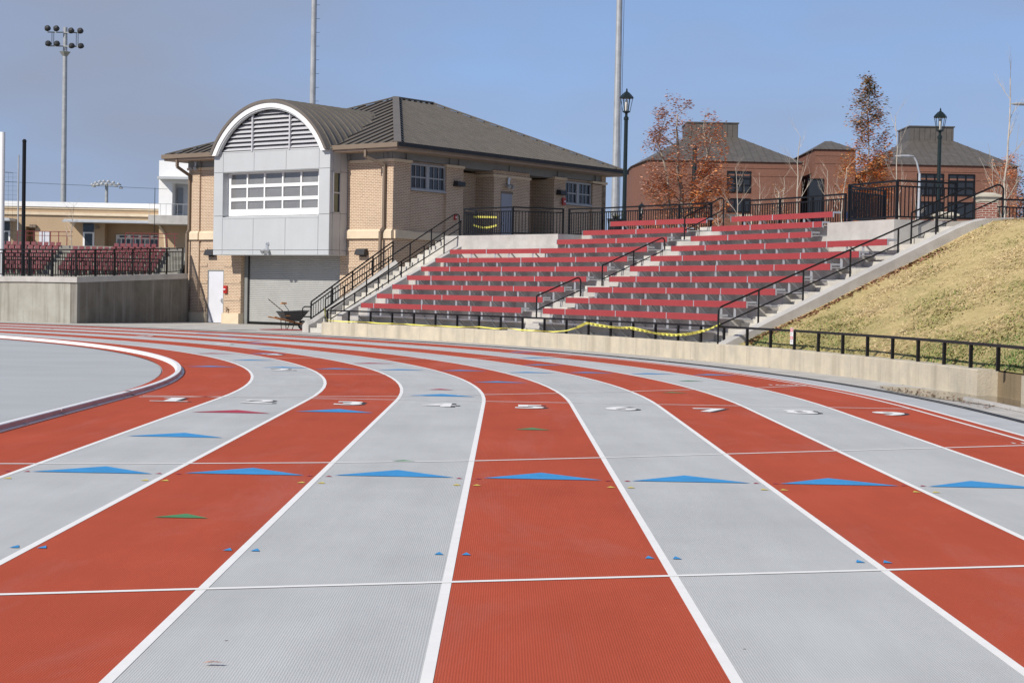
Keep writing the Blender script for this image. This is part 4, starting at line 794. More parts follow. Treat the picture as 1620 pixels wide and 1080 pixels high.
for sy in (-.22, .22): b = MB(); b.path([(-.45, sy, .45), (-.42, sy, .02), (-.12, sy, .02), (.02, sy, .38)], .018); b.build('leg', 'black_metal', wb)
b = MB(); b.bar((-.42, -.22, .25), (-.42, .22, .25), .03, .03); b.bar((.36, -.12, .3), (.5, -.12, .2), .02, .03); b.bar((.36, .12, .3), (.5, .12, .2), .02, .03); b.build('brace', 'black_metal', wb)
whl = MB(); n = 20
for k in range(n):
    a0, a1 = 2 * math.pi * k / n, 2 * math.pi * (k + 1) / n
wr = [[(.52 + (.19 + .035 * math.cos(u)) * math.cos(2 * math.pi * k / n) - 0, .045 * math.sin(u), .22 + (.175 + .04 * math.cos(u)) * math.sin(2 * math.pi * k / n)) for u in [i * math.pi / 4 for i in range(8)]] for k in range(n + 1)]
whl.rings(wr, cap=False); wo_ = whl.build('wheel', 'rubber', wb, smooth=True); b = MB(); b.tube((.52, -.04, .22), (.52, .04, .22), .13, .13, 14); b.build('rim', 'galvanised', wo_)
t = thing('shovel', 'long handled shovel leaning out of the wheelbarrow with a dark shaft', 'shovel', (-8.42, 63.6, .5), R_(36), world=False); b = MB(); b.tube((-.1, .1, .1), (-1.15, .12, .86), .018); b.build('shaft', 'wood_dark', t); b = MB(); b.prism([(-.1, 0, .06), (.2, -.02, -.02), (.2, .2, -.02), (-.1, .2, .06)], [(-.1, 0, .08), (.2, -.02, 0), (.2, .2, 0), (-.1, .2, .08)]); b.build('blade', 'galvanised', t)
t = thing('spade', 'short grey spade with an orange grip standing in the wheelbarrow', 'spade', (-8.42, 63.6, .5), R_(36), world=False); b = MB(); b.tube((.05, -.05, .05), (-.42, -.02, .64), .018); b.build('shaft', 'galvanised', t)
b = MB(); b.box(-.58, -.32, -.06, .02, .64, .72); b.build('grip', 'wood_orange', t); b = MB(); b.prism([(.02, -.14, .06), (.24, -.16, -.06), (.24, .06, -.06), (.02, .06, .06)], [(.02, -.14, .08), (.24, -.16, -.04), (.24, .06, -.04), (.02, .06, .08)]); b.build('blade', 'galvanised', t)
b = MB(); pts = [(-9.6, 63.1), (-9.0, 62.95), (-8.3, 63.0), (-7.9, 63.15), (-8.1, 63.5), (-8.8, 63.6), (-9.4, 63.45)]; b.prism([(x, y, .002) for x, y in pts], [(x * .99 - .09, y * .999 + .06, .02 + .02 * (k % 2)) for k, (x, y) in enumerate(pts)]); tag(b.build('red_rag', 'rag_red'), 'flat dull red cloth spread on the concrete under the wheelbarrow', 'cloth')
b = MB(); pts = [(-10.7, 62.0), (-10.2, 61.9), (-9.6, 62.0), (-9.5, 62.2), (-10.1, 62.3), (-10.6, 62.2)]; b.v = [(x, y, .001) for x, y in pts]; b.f = [tuple(range(6))]; b.m = [0]; struct(b.build('dark_patch', 'gap_dark'))  # flat dark patch on the concrete left of the wheelbarrow

for o in bpy.data.objects:
    if o.get('category') in ('wheelbarrow', 'shovel', 'spade'): o.scale = (.86, .86, .86); o.location.z *= .86

# ------------------------------------------------------------------ lamps and poles
def lantern(loc, h, label, s=1.0, group='green lantern lamp posts'):
    t = thing('lamp_post', label, 'lamp post', loc, group=group); x, y, z = loc
    b = MB(); b.lathe(loc, [(.16 * s, 0), (.16 * s, .25), (.1 * s, .35), (.095 * s, .9), (.075 * s, 1.0), (.07 * s, h - 1.15), (.09 * s, h - 1.13), (.09 * s, h - 1.05), (.05 * s, h - 1.0), (.05 * s, h - .9), (.14 * s, h - .86), (.14 * s, h - .82)], 10); b.build('post', 'lamp_green', t, smooth=False)
    hd = MB()
    for k in range(6):
        a = k * math.pi / 3; hd.tube((x + .13 * s * math.cos(a), y + .13 * s * math.sin(a), z + h - .83), (x + .22 * s * math.cos(a), y + .22 * s * math.sin(a), z + h - .36), .014 * s, n=4)
    hd.lathe((x, y, z), [(.245 * s, h - .37), (.25 * s, h - .33), (.2 * s, h - .26), (.1 * s, h - .16), (.05 * s, h - .13), (.03 * s, h - .1), (.03 * s, h - .05), (.008, h)], 6); hdo = hd.build('lantern', 'lamp_green', t)
    b = MB(); b.lathe((x, y, z), [(.05 * s, h - .82), (.06 * s, h - .6), (.05 * s, h - .45), (.02, h - .4)], 8); b.build('globe', 'globe', hdo); return t
lantern((3.95, 60, PZ), 5.35, 'tall dark green lantern lamp post rising right of the brick building'); lantern((15.75, 62, PZ), 5.1, 'dark green lantern lamp post before the right brick hall')
lantern((9.0, 118, PZ), 4.6, 'small distant lantern lamp post at the left end of the brick hall', 1.1)
lantern((3.35, 140, PZ), 4.6, 'tiny far lantern lamp seen just right of the tall lamp post', .9)
def cobra(base, h, arm, label):
    t = thing('street_light', label, 'street light', base, group='pale arm street lights'); x, y, z = base
    b = MB(); b.tube(base, (x, y, z + h), .09, .06); b.build('pole', 'aluminium', t); ax = x + arm
    b = MB(); b.path([(x, y, z + h - .05), (x + arm * .35, y, z + h + .55), (x + arm * .6, y, z + h + .75), (ax, y, z + h + .8)], .045); b.build('arm', 'aluminium', t)
    b = MB(); sg_ = 1 if arm > 0 else -1; b.rings([[(ax + sg_ * u, y + w * math.cos(q), z + h + .8 + hh * math.sin(q)) for q in [i * math.pi / 4 for i in range(8)]] for u, w, hh in ((-.15, .06, .05), (.1, .16, .09), (.5, .18, .08), (.75, .05, .03))]); b.build('lamp_head', 'galvanised', t)
cobra((19.4, 80, PZ), 4.05, -.45, 'pale street light with a short arm near the orange young tree'); cobra((29.3, 92, PZ), 8.1, -1.3, 'grey street light head reaching in from the right edge')
def mast(loc, h, r0, r1, label, name='light_mast'):
    t = thing(name, label, 'mast', loc); b = MB(); x, y, z = loc; b.tube(loc, (x, y, z + h), r0, r1, 12); b.build('pole', 'galvanised', t); return t
t = mast((-13.45, 110, 0), 30, .24, .15, 'tall grey floodlight mast behind the arched grey bay')
for k in range(14): b = MB(); z = 14 + k * .9; b.bar((-13.3, 110, z), (-13.05, 110, z), .02, .02); b.build('climbing_peg', 'black_metal', t)
t = mast((5.85, 97, PZ), 24, .25, .13, 'tall pale floodlight mast right of the brick building roof'); b = MB(); b.path([(6.1, 97, 4), (6.13, 97, 26)], .012); b.build('cable', 'black_metal', t)
fl = mast((-59.6, 220, 2), 33.5, .42, .27, 'distant stadium floodlight mast with eight round lamps at left')
for zz, w in ((34.8, 2.35), (33.0, 2.2)): b = MB(); b.bar((-59.6 - w, 219.7, zz), (-59.6 + w, 219.7, zz), .12, .14); b.build('crossarm', 'galvanised', fl)
for sx in (-1.55, 1.65):
    for o_ in (-.12, .12): b = MB(); b.bar((-59.6 + sx + o_, 219.7, 33.0), (-59.6 + sx + o_, 219.7, 34.8), .06, .06); b.build('brace', 'black_metal', fl)
b = MB(); b.lathe((-59.6, 220, 31.6), [(.2, 0), (.75, .7), (.3, .8)], 8); b.build('bracket', 'strut_grey', fl)
for zz in (35.1, 33.1):
    for sx in (-2.15, -1.0, .95, 2.15):
        b = MB(); c = Vector((-59.6 + sx + (.1 if zz < 34 else 0), 219.4, zz + .1 - .25 * (sx > 0))); b.lathe((0, 0, 0), [(.2, .45), (.36, .3), (.42, .0), (.38, -.02)], 12)
        rm = Matrix.Rotation(R_(62 if zz > 34 else 50), 4, 'X') ; b.v = [tuple(c + rm @ Vector(v)) for v in b.v]; b.build('lamp_head', 'black_plastic', fl)
fm = mast((-73.5, 300, 2), 18.0, .4, .28, 'small far floodlight mast with a wide cluster of pale lamps')
for k in range(14): b = MB(); u = -1 + 2 * k / 13; c = (-73.5 + u * 2.6, 300 - 1.2 * (1 - u * u), 20.3 - .55 * abs(u) ** 2 - .45 * (k % 2)); b.lathe(c, [(.15, .35), (.36, .08), (.32, -.1)], 8); b.build('lamp_head', 'aluminium', fm)
b = MB(); b.bar((-76.1, 300, 19.9), (-70.9, 300, 19.9), .2, .2); b.build('crossarm', 'galvanised', fm)
t = thing('net_post', 'thick black net post standing behind the left wall fence', 'post', (-22.1, 75, 1.7)); b = MB(); b.tube((-22.1, 75, 1.7), (-22.1, 75, 7.95), .085, .085, 12); b.build('pole', 'black_metal', t); b = MB(); b.lathe((-22.1, 75, 7.95), [(.1, 0), (.1, .05), (.05, .12)], 10); b.build('cap', 'black_metal', t)
t = thing('foul_pole', 'white post cut by the left edge of the picture', 'post', (-23.0, 75.6, 1.7)); b = MB(); b.tube((-23.27, 75.6, 1.7), (-23.27, 75.6, 8.42), .12, .12, 12); b.build('pole', 'white_paint', t)
# protective netting
t = thing('ballpark_net', 'fine dark protective netting hung from cables at the far left', 'net', (-44, 150, 4))
b = MB(); b.path([(-60, 150, 12.3), (-45.2, 150, 11.6)], .03, 4); b.path([(-62, 150.1, 11.2), (-31.3, 150.1, 10.4)], .02, 4); b.build('cable', 'black_metal', t)
b = MB(); b.tube((-44.7, 150, 3.5), (-44.7, 150, 13.2), .07, n=6); b.build('net_pole', 'galvanised', t); b = MB(); b.tube((-32.4, 150, 3.5), (-32.4, 150, 10.5), .03, n=6); b.build('net_pole', 'black_metal', t)
b = MB()
for k in range(38): x = -60 + k * .4; b.bar((x, 150, 4), (x, 150, 12.3 - (x + 60) * .047), .011, .011)
for k in range(20): b.bar((-60, 150, 4 + k * .4), (-44.8, 150, 4 + k * .4), .011, .011)
stuff(b.build('mesh_cords', 'black_metal', t))

# ------------------------------------------------------------------ ballpark behind on the left
m_ = .0646; X = lambda px: (px - 810) * m_; ZD = lambda py, px=130: 1.51 + ((466 + (px - 810) * .0195) - py) * m_
bk = thing('ballpark_building', 'long low tan ballpark concourse building with white parapet', 'building', (-45, 170, 5.2))
def bp(name, m, x0, x1, z0, z1, y0=170, y1=172, parent=bk): b = MB(); b.box(x0, x1, y0, y1, z0, z1); return b.build(name, m, parent)
bp('wall', 'brick_far', -56, X(38), 2, 9.0); bp('wall', 'brick_far', X(53), X(163), 2, 9.0); bp('wall', 'brick_far', X(38), X(53), 7.5, 9.0); bp('wall', 'brick_far', X(163), X(258), 7.95, 9.0); bp('wall', 'brick_far', X(258), -30, 2, 9.0); bp('recess_wall', 'brick_far', X(37), X(54), 2, 7.5, 171.8, 172.2); bp('recess_wall', 'brick_far', X(162), X(259), 2, 7.95, 171.5, 172.4)
bp('parapet', 'white_paint', -56.2, X(259), 9.55, 10.05, 169.75); bp('cornice', 'cast_stone', -56.1, X(259), 9.35, 9.55, 169.85); bp('fascia_band', 'brick_far', -56, X(258), 9.0, 9.35, 169.95); bp('stone_band', 'cast_stone', -56.05, X(258), 8.72, 9.0, 169.8, 169.99)
for x0, x1 in ((X(-10), X(23)), (X(108), X(262))):
    c = bp('canopy', 'panel_grey', x0, x1, 8.0, 8.25, 167.6, 170); bp('canopy_edge', 'aluminium', x0 - .1, x1 + .1, 7.95, 8.1, 167.4, 167.6, c)
def gdoor(x0, x1, z1=7.95):
    d = bp('door', 'white_paint', x0, x1, 5.3, z1, 169.9, 169.98); b = MB(); b.box(x0 + .2, x1 - .2, 169.85, 169.9, 5.5, 6.9); b.box(x0 + .02, x1 - .02, 169.85, 169.9, 7.05, z1 - .02); b.build('glass', 'pane_dark', d)
gdoor(X(129), X(147)); gdoor(X(0), X(14)); d = bp('door', 'door_white', X(60), X(76), 5.2, 7.05, 169.9, 169.98); bp('door_frame', 'aluminium', X(67.5), X(68.5), 5.2, 7.05, 169.85, 169.9, d)
wn = bp('window', 'white_paint', X(176), X(253), 5.55, 6.9, 171.35, 171.5)
for k in range(10): b = MB(); a = X(177) + k * (X(252) - X(177)) / 10; b.box(a + .08, a + .42, 171.3, 171.35, 5.65, 6.45); b.build('pane', 'pane_dark' if k % 3 else 'pane_grey', wn)
for k in range(4): b = MB(); a = X(182) + k * 1.15; b.box(a, a + .75, 171.3, 171.35, 6.62, 6.8); b.build('pane', 'pane_dark', wn)
for x in (X(48.), X(152), X(53)): b = MB(); b.box(x - .15, x + .15, 169.6, 169.95, 7.4, 7.7); b.build('lamp', 'trim_brown', bk)
tw = thing('suite_tower', 'white cladded tower with balcony half hidden behind the brick building', 'building', (-31, 164, 5.2))
bp('wall', 'white_paint', X(258) + .4, X(285), 8.6, 14.1, 165, 172, tw); bp('wall', 'white_paint', X(285), -27, 11.9, 14.08, 165, 172, tw); bp('wall', 'panel_grey', X(285), -27, 8.6, 11.9, 166.5, 172, tw); bp('window', 'pane_grey', X(287), X(297), 9.0, 11.5, 166.4, 166.5, tw); bp('canopy', 'panel_grey', X(266), -27, 12.2, 12.45, 163.6, 165, tw)
bp('balcony', 'concrete_new', X(257), -27, 7.75, 8.6, 162.5, 166.5, tw); bp('wall', 'brick_far', X(262), -27, 2, 7.75, 166, 172, tw)
b = MB(); b.bar((X(258), 162.6, 9.7), (-27, 162.6, 9.7), .05, .05); [b.bar((X(258) + k * .55, 162.6, 8.6), (X(258) + k * .55, 162.6, 9.7), .03, .03) for k in range(9)]; b.build('balcony_rail', 'galvanised', tw)
b = MB(); b.path([(X(263), 165.9, 7.7), (X(271), 165.9, 6.9), (X(273), 165.9, 5.3)], .13); b.build('drain_pipe', 'cast_stone', tw)
cc = MB(); cc.box(-58, -28, 141.5, 172, 1.6, 4.95); struct(cc.build('concourse', 'plaza_concrete'))
# seating rows of the ballpark
mS = .0532
XS = lambda px: (px - 810) * mS
for i in range(7):
    b = MB(); b.box(-44.5, -27, 133 + i * .85, 141.6, 1.6, 2.45 + .33 * i); struct(b.build('seating_terrace', 'concrete_left'))
sm_ = MB(); sm_.prism([(-.2, 0, .42), (.2, 0, .42), (.2, -.4, .45), (-.2, -.4, .45)], [(-.2, 0, .47), (.2, 0, .47), (.2, -.42, .51), (-.2, -.42, .51)]); sm_.prism([(-.2, .0, .4), (.2, 0, .4), (.2, .05, .4), (-.2, .05, .4)], [(-.21, .1, .86), (.21, .1, .86), (.21, .15, .86), (-.21, .15, .86)]); sm_.box(-.05, .05, -.12, .02, 0, .42)
sm_.v = [(x * .92, y, z * .84) for x, y, z in sm_.v]
sme = sm_.mesh('stadium_seat', 'seat_red')
NTH = ['first', 'second', 'third', 'fourth', 'fifth', 'sixth', 'seventh', 'eighth', 'ninth', 'tenth', 'eleventh', 'twelfth', 'thirteenth', 'fourteenth', 'fifteenth']
def seatblock(x0, n, row0, row1, side, shift=0):
    for i in range(row0, row1):
        for k in range(n):
            o = bpy.data.objects.new('stadium_seat', sme); COL.objects.link(o); o.location = (x0 + k * .52 + (shift * i), 133.5 + i * .85, 2.45 + .33 * i)
            tag(o, f'{NTH[k]} red stadium seat from the left in the {NTH[i]} row of the {side} seating block', 'seat', f'red stadium seats, {side} block')
seatblock(-42.6, 10, 0, 7, 'left'); seatblock(-36.3, 15, 0, 6, 'right'); seatblock(-33.1, 7, 6, 7, 'right')
for nm, x0, x1 in (('left', XS(18), XS(106)), ('right', XS(190), XS(275))):
    t = thing('crowd_rail', f'thin dark red rail above the {nm} block of red stadium seats', 'railing', (x0, 141.3, 4.95), group='ballpark rails')
    b = MB(); b.bar((x0, 141.3, 6.1), (x1, 141.3, 6.1), .06, .06); b.bar((x0, 141.3, 5.75), (x1, 141.3, 5.75), .04, .04); b.build('rail', 'rail_red', t)
    pm_ = MB().box(-.03, .03, -.03, .03, 4.95, 6.1).mesh('post', 'rail_red'); k = x0
    while k < x1: inst(pm_, 'post', t, (k, 141.3, 0), 0); k += .7

# ------------------------------------------------------------------ trees
LIM = [None]
def limb(b, p, d, ln, r, depth, ends, spread=.6, seg=3, up=.12, curve=.18, mind=0):
    for k in range(seg):
        nd = (d + Vector((random.gauss(0, curve), random.gauss(0, curve), random.gauss(0, curve * .6) + up * .3))).normalized(); q = p + nd * ln / seg; r1 = r * .82
        if LIM[0] and not LIM[0](q): return
        b.tube(p, q, r, r1, 5 if r > .02 else 4); ends.append((q, nd, r1, depth)); p, d, r = q, nd, r1
        if depth > 0 and (k > 0 or depth < 3):
            for j in range(random.choice((1, 2)) if depth > 1 else 2):
                a = rnd() * 6.28; o = d.orthogonal().normalized(); o.rotate(Matrix.Rotation(a, 3, d)); nd2 = (d * (1 - spread * .5) + o * spread + Vector((0, 0, up))).normalized()
                limb(b, p, nd2, ln * random.uniform(.5, .78), r * .6, depth - 1, ends, spread, seg, up, curve)
def leaves(b, ends, n, s, mats_w, jitter, clip=None, mind=1):
    tips = [e for e in ends if e[3] <= mind]
    for k in range(n):
        p, d, r, dp = random.choice(tips); q = p + Vector((random.gauss(0, jitter), random.gauss(0, jitter), random.gauss(0, jitter)))
        if clip and not clip(q): continue
        m = mats_w(q); leaf_bit(b, q, s * random.uniform(.6, 1.3), m)
def autumn_tree(loc, label):
    t = thing('autumn_tree', label, 'tree', loc); ends = []; b = MB(); x, y, z = loc
    base = Vector(loc); tops = []
    for dx, hh, r in ((0, 2.4, .11), (-.35, 2.0, .07), (.3, 2.2, .08)):
        p = base + Vector((dx * .5, random.uniform(-.1, .1), 0)); q = p + Vector((dx, 0, hh)); b.tube(p, q, r, r * .8, 7); tops.append((q, r * .8, dx))
    EL = ((-.4, 4.35, 1.15, 2.05), (1.1, 4.0, .85, 1.8), (.3, 2.2, 2.0, 1.7), (-1.05, 3.6, .9, 1.3), (.45, 3.6, 1.2, 1.7))
    def inside(q): u = q - base; wob = .16 * math.sin(u.z * 5.3 + u.x * 3.1) + .12 * math.sin(u.x * 7.1 - u.y * 4); return any(((u.x - ex) / rx) ** 2 + ((u.z - ez) / rz) ** 2 + (u.y / 1.25) ** 2 < 1 + wob for ex, ez, rx, rz in EL) or u.z < 1.2
    LIM[0] = inside
    for q, r, dx in tops: limb(b, q, Vector((dx * .6, random.uniform(-.2, .2), 1)).normalized(), 2.6, r, 3, ends, .62)
    for h_ in (1.0, 1.4, 1.8, 2.2):
        for k in range(2): a = rnd() * 6.28; limb(b, base + Vector((0, 0, h_)), Vector((math.cos(a), math.sin(a) * .7, .55)).normalized(), 1.5, .03, 2, ends, .6)
    LIM[0] = None; b.build('trunk', 'bark_grey', t)
    def mw(q): u = q - base; f = (u.x * .16 - u.z * .1 + .62) + random.gauss(0, .3); return 0 if f > .48 else (1 if f > .05 else 2)
    lb_ = MB(); leaves(lb_, ends, 5600, .075, mw, .12, inside, 2)
    cl = []
    while len(cl) < 170:
        q = base + Vector((random.uniform(-1.9, 1.9), random.uniform(-1.5, 1.5), random.uniform(.6, 6.3)))
        if inside(q) and q.z > base.z + .7: cl.append(q)
    for k in range(6200):
        c = random.choice(cl); q = c + Vector((random.gauss(0, .17), random.gauss(0, .17), random.gauss(0, .15)))
        if inside(q): leaf_bit(lb_, q, .07 * random.uniform(.6, 1.3), mw(q))
    b2 = lb_.build('crown', ['leaf_orange', 'leaf_rust', 'leaf_dull'], t); return t
random.seed(11); autumn_tree((7.0, 70, PZ), 'wide autumn tree with rust and orange leaves before the left brick hall')
def column_tree(loc, h, w, label, n=2600, s=.07, cols=('leaf_orange', 'leaf_gold', 'leaf_green'), lean=0.0):
    t = thing('young_tree', label, 'tree', loc); b = MB(); ends = []; base = Vector(loc); p = base; r = .055; k = 0
    while p.z < loc[2] + h - .2:
        q = p + Vector((random.gauss(lean, .02), random.gauss(0, .02), .35)); b.tube(p, q, r, r * .94, 6); r *= .93; p = q; f = (p.z - loc[2]) / h
        if f > .18:
            for j in range(3): a = rnd() * 6.28; limb(b, p, Vector((math.cos(a), math.sin(a), .9)).normalized(), w * (1.05 - f * .75) * random.uniform(.7, 1.1), max(.008, r * .45), 1, ends, .5, 3, .15)
    b.build('trunk', 'bark_white', t)
    def mw(q): f = (q.z - loc[2]) / h + random.gauss(0, .18); return (0 if rnd() < .8 else 1) if f < .55 else ((1 if rnd() < .55 else 2) if f > .7 else random.choice((0, 0, 1, 2)))
    lb_ = MB(); leaves(lb_, ends, n // 2, s, mw, .1, None, 1)
    for c_n in range(n // 40):
        f = .1 + .45 * rnd() if rnd() < .72 else .5 + .48 * rnd(); hw = w * (1.0 - abs(f - .38) * 1.05) * .95; a = rnd() * 6.28; rr_ = hw * math.sqrt(rnd()); c = Vector((loc[0] + rr_ * math.cos(a), loc[1] + rr_ * math.sin(a), loc[2] + f * h))
        for k in range(28): q = c + Vector((random.gauss(0, .13), random.gauss(0, .13), random.gauss(0, .12))); leaf_bit(lb_, q, s * random.uniform(.6, 1.3), mw(q))
    lb_.build('crown', list(cols), t); return t
random.seed(5)
column_tree((13.95, 66, PZ), 6.45, 1.25, 'slender young tree, orange leaves below and dull green above', 8600, .066)
column_tree((23.6, 80, PZ), 4.6, 1.6, 'small rusty leaved tree behind the brick pillar at right', 3000, .07, ('leaf_rust', 'leaf_orange', 'leaf_rust'))
column_tree((11.4, 72, PZ), 2.6, .9, 'low orange leaved sapling at the foot of the green and orange tree', 500, .055, ('leaf_orange', 'leaf_rust', 'leaf_gold'))
def bare_tree(loc, h, label, spread=.5, forks=5, r=.035, f0=.3):
    t = thing('bare_sapling', label, 'tree', loc, group='pale leafless saplings on the plaza'); b = MB(); base = Vector(loc); p = base; rr = r; ends = []
    n = 8
    for k in range(n):
        q = p + Vector((random.gauss(0, .035), random.gauss(0, .03), h / n)); b.tube(p, q, rr, rr * .86, 6); rr *= .86; p = q; f = (k + 1) / n
        if f > f0:
            for j in range(max(1, forks // 3)): a = rnd() * 6.28; limb(b, p, Vector((math.cos(a) * spread, math.sin(a) * spread, .75)).normalized(), h * .28 * random.uniform(.6, 1.1) * (1.2 - f * .6), rr * .55, 1, ends, .35, 3, .2, .1)
    b.build('trunk', 'bark_white', t); return t
random.seed(21)
D_ = lambda px, d: (px - 810) / 2630.8 * d
bare_tree((D_(1583, 56), 56, 3.5), 5.6, 'tall pale leafless sapling rising behind the upper right handrail', .75, 4, .055, .1)
bare_tree((D_(1252, 63), 63, PZ), 4.0, 'pale leafless sapling before the brick step between the halls', .6, 4, .04)
bare_tree((D_(1305, 66), 66, PZ), 3.0, 'short pale leafless sapling left of the blue bin', .7, 5, .035)
bare_tree((D_(1417, 64), 64, PZ), 5.0, 'thin pale leafless sapling left of the second lantern post', .6, 4, .04)
bare_tree((D_(1165, 64), 64, PZ), 2.9, 'thin leafless sapling before the dark hall window', .5, 3, .03)
bare_tree((D_(1193, 66), 66, PZ), 2.6, 'small leafless sapling right of the dark hall window', .5, 3, .03)
bare_tree((D_(1234, 70), 70, PZ), 3.0, 'slim leafless sapling left of the tall bare one', .6, 4, .03)
bare_tree((D_(1440, 66), 66, PZ), 2.4, 'low forked leafless sapling beside the platform fence', .8, 5, .03)
bare_tree((D_(1330, 62), 62, PZ), 2.8, 'pale leafless sapling just behind the open gate', .7, 5, .04)
bare_tree((D_(110, 140), 140, 3.6), 4.6, 'bare grey little tree among the ballpark seats', .9, 6, .06)
bare_tree((D_(1130, 66), 66, PZ), 1.9, 'low twiggy sapling in the gap between the upper fences', .9, 6, .02)
def evergreen(loc, h, w, label, n=2600):
    t = thing('evergreen_tree', label, 'tree', loc); b = MB(); ends = []; x, y, z = loc; b.tube(loc, (x, y, z + h * .8), .2, .08, 6); b.build('trunk', 'bark_grey', t); lb_ = MB()
    cl = [(random.gauss(0, w * .4), random.gauss(0, w * .4), h * random.uniform(.25, .95)) for k in range(26)]
    for k in range(n):
        c = random.choice(cl); q = Vector(loc) + Vector(c) + Vector((random.gauss(0, .38), random.gauss(0, .38), random.gauss(0, .3))); leaf_bit(lb_, q, random.uniform(.1, .2), 0)
    lb_.build('crown', ['leaf_ever'], t)
random.seed(33)
evergreen((41.5, 140, PZ), 9.3, 2.4, 'dark evergreen tree at the right edge beyond the brick hall', 4200); evergreen((38.0, 150, PZ), 10.0, 2.2, 'dark evergreen tree peeping over the rusty leaved tree', 3800)

# ------------------------------------------------------------------ brick halls at right
def hall(label, x0, x1, y0, y1, ze, eave, ridge_box, windows, corner=None, seam=.55):
    t = thing('brick_hall', label, 'building', ((x0 + x1) / 2, y0, PZ))
    b = MB(); pts = [(x0, y0), (x1, y0), (x1, y1), (x0, y1)]
    if corner: pts = [(x0, y0 + corner), (x0 + corner * .12, y0), (x1, y0), (x1, y1), (x0, y1)]
    b.prism([(x, y, PZ - .1) for x, y in pts], [(x, y, ze) for x, y in pts]); b.build('wall', 'brick_red', t)
    bx0, bx1, by0, by1, zb, zt = ridge_box
    ring = [(x + (-.15 if x < (x0 + x1) / 2 else .15), y + (-.15 if y < (y0 + y1) / 2 else .15), ze + .002) for x, y in pts]
    tp_ = [(bx0, by0, zb), (bx1, by0, zb), (bx1, by1, zb), (bx0, by1, zb)]
    if corner: tp_ = [(bx0, by0 + .4, zb), (bx0 + .3, by0, zb), (bx1, by0, zb), (bx1, by1, zb), (bx0, by1, zb)]
    b = MB(); b.prism(ring, tp_); r_ = b.build('roof', 'roof_far', t)
    b = MB(); fl_, fr_ = Vector(ring[1 if corner else 0]), Vector(ring[2 if corner else 1]); tl, tr = Vector(tp_[1 if corner else 0]), Vector(tp_[2 if corner else 1]); n = int((fr_ - fl_).length / seam)
    for k in range(n + 1):
        f = k / n; p = fl_.lerp(fr_, f); q = tl.lerp(tr, f); 
        X_ = min(max(p.x, tl.x), tr.x); u = 1.0
        if p.x < tl.x: u = (p.x - fl_.x) / max(.01, tl.x - fl_.x)
        elif p.x > tr.x: u = (fr_.x - p.x) / max(.01, fr_.x - tr.x)
        q = Vector((p.x, fl_.y + (tl.y - fl_.y) * u, fl_.z + (tl.z - fl_.z) * u))
        if u > .04: b.bar(p + Vector((0, 0, .015)), q + Vector((0, 0, .015)), .035, .04)
    stuff(b.build('seam', 'roof_seam', r_))
    if zt > zb:
        b = MB(); b.box(bx0, bx1, by0, by1, zb - .2, zt); c = b.build('clerestory', 'roof_far', t); b = MB(); b.box(bx0 - .08, bx1 + .08, by0 - .08, by1 + .08, zt, zt + .09); b.build('coping', 'roof_seam', c); b = MB()
        k = bx0 + .3
        while k < bx1: b.bar((k, by0 - .015, zb), (k, by0 - .015, zt), .03, .03); k += .42
        stuff(b.build('seam', 'roof_seam', c))
    for (wx0, wx1, wz0, wz1, nx, nz_) in windows:
        w = MB(); w.box(wx0, wx1, y0 - .02, y0 + .1, wz0, wz1); wo2 = w.build('window', 'pane_dark', t); f = MB()
        for k in range(nx + 1): xx = wx0 + (wx1 - wx0) * k / nx; f.box(xx - .05, xx + .05, y0 - .06, y0 - .02, wz0, wz1)
        for k in range(nz_ + 1): zz = wz0 + (wz1 - wz0) * k / nz_; f.box(wx0 - .05, wx1 + .05, y0 - .062, y0 - .022, zz - .05, zz + .05)
        f.build('frame', 'black_metal', wo2)
    for zz in (ze - .5, ze - 1.1):
        b = MB(); b.box(x0 + (corner or 0) * .13, x1, y0 - .03, y0 + .02, zz, zz + .12); b.build('brick_course', 'brick_red', t)
    return t
Y1 = 130; hx = lambda px, d: (px - 810) / 2630.8 * d; hz = lambda px, py, d: 1.51 + ((466 + (px - 810) * .0195) - py) / 2630.8 * d
hall('large red brick hall with sloping metal roof behind the autumn tree', hx(1004, Y1), hx(1262, Y1), Y1, Y1 + 16, hz(1150, 256, Y1), .2, (hx(1080, Y1 + 6), hx(1160, Y1 + 6), Y1 + 6, Y1 + 10, hz(1150, 218, Y1 + 6), hz(1150, 196.5, Y1 + 6)), [(hx(1145, Y1), hx(1181, Y1), hz(1160, 304, Y1), hz(1160, 272, Y1), 3, 3), (hx(1097, Y1), hx(1106, Y1), hz(1100, 280, Y1), hz(1100, 270, Y1), 1, 1), (hx(1097, Y1), hx(1106, Y1), hz(1100, 322, Y1), hz(1100, 314, Y1), 1, 1), (hx(1145, Y1), hx(1181, Y1), hz(1160, 335, Y1), hz(1160, 315, Y1), 3, 1)], corner=7.0)
Y2 = 132
hall('narrow red brick stair tower with a low hipped roof between the halls', hx(1272, Y2), hx(1334, Y2), Y2 - 3, Y2 + 8, hz(1300, 237, Y2 - 3), .2, (hx(1298, Y2 - 1), hx(1308, Y2 - 1), Y2 - 1, Y2, hz(1300, 224, Y2 - 1), hz(1300, 224, Y2 - 1)), [(hx(1262, Y2), hx(1285, Y2), PZ, hz(1270, 288, Y2), 1, 1)])
b = MB(); b.box(hx(1258, 134), hx(1280, 134), 134, 138, PZ, hz(1265, 262, 134)); b.box(hx(1258, 134), hx(1280, 134), 133.9, 138.1, hz(1265, 262, 134), hz(1265, 257, 134)); tag(b.build('link_block', 'brick_red'), 'low brick link block between the large hall and the stair tower', 'building')
Y3 = 125
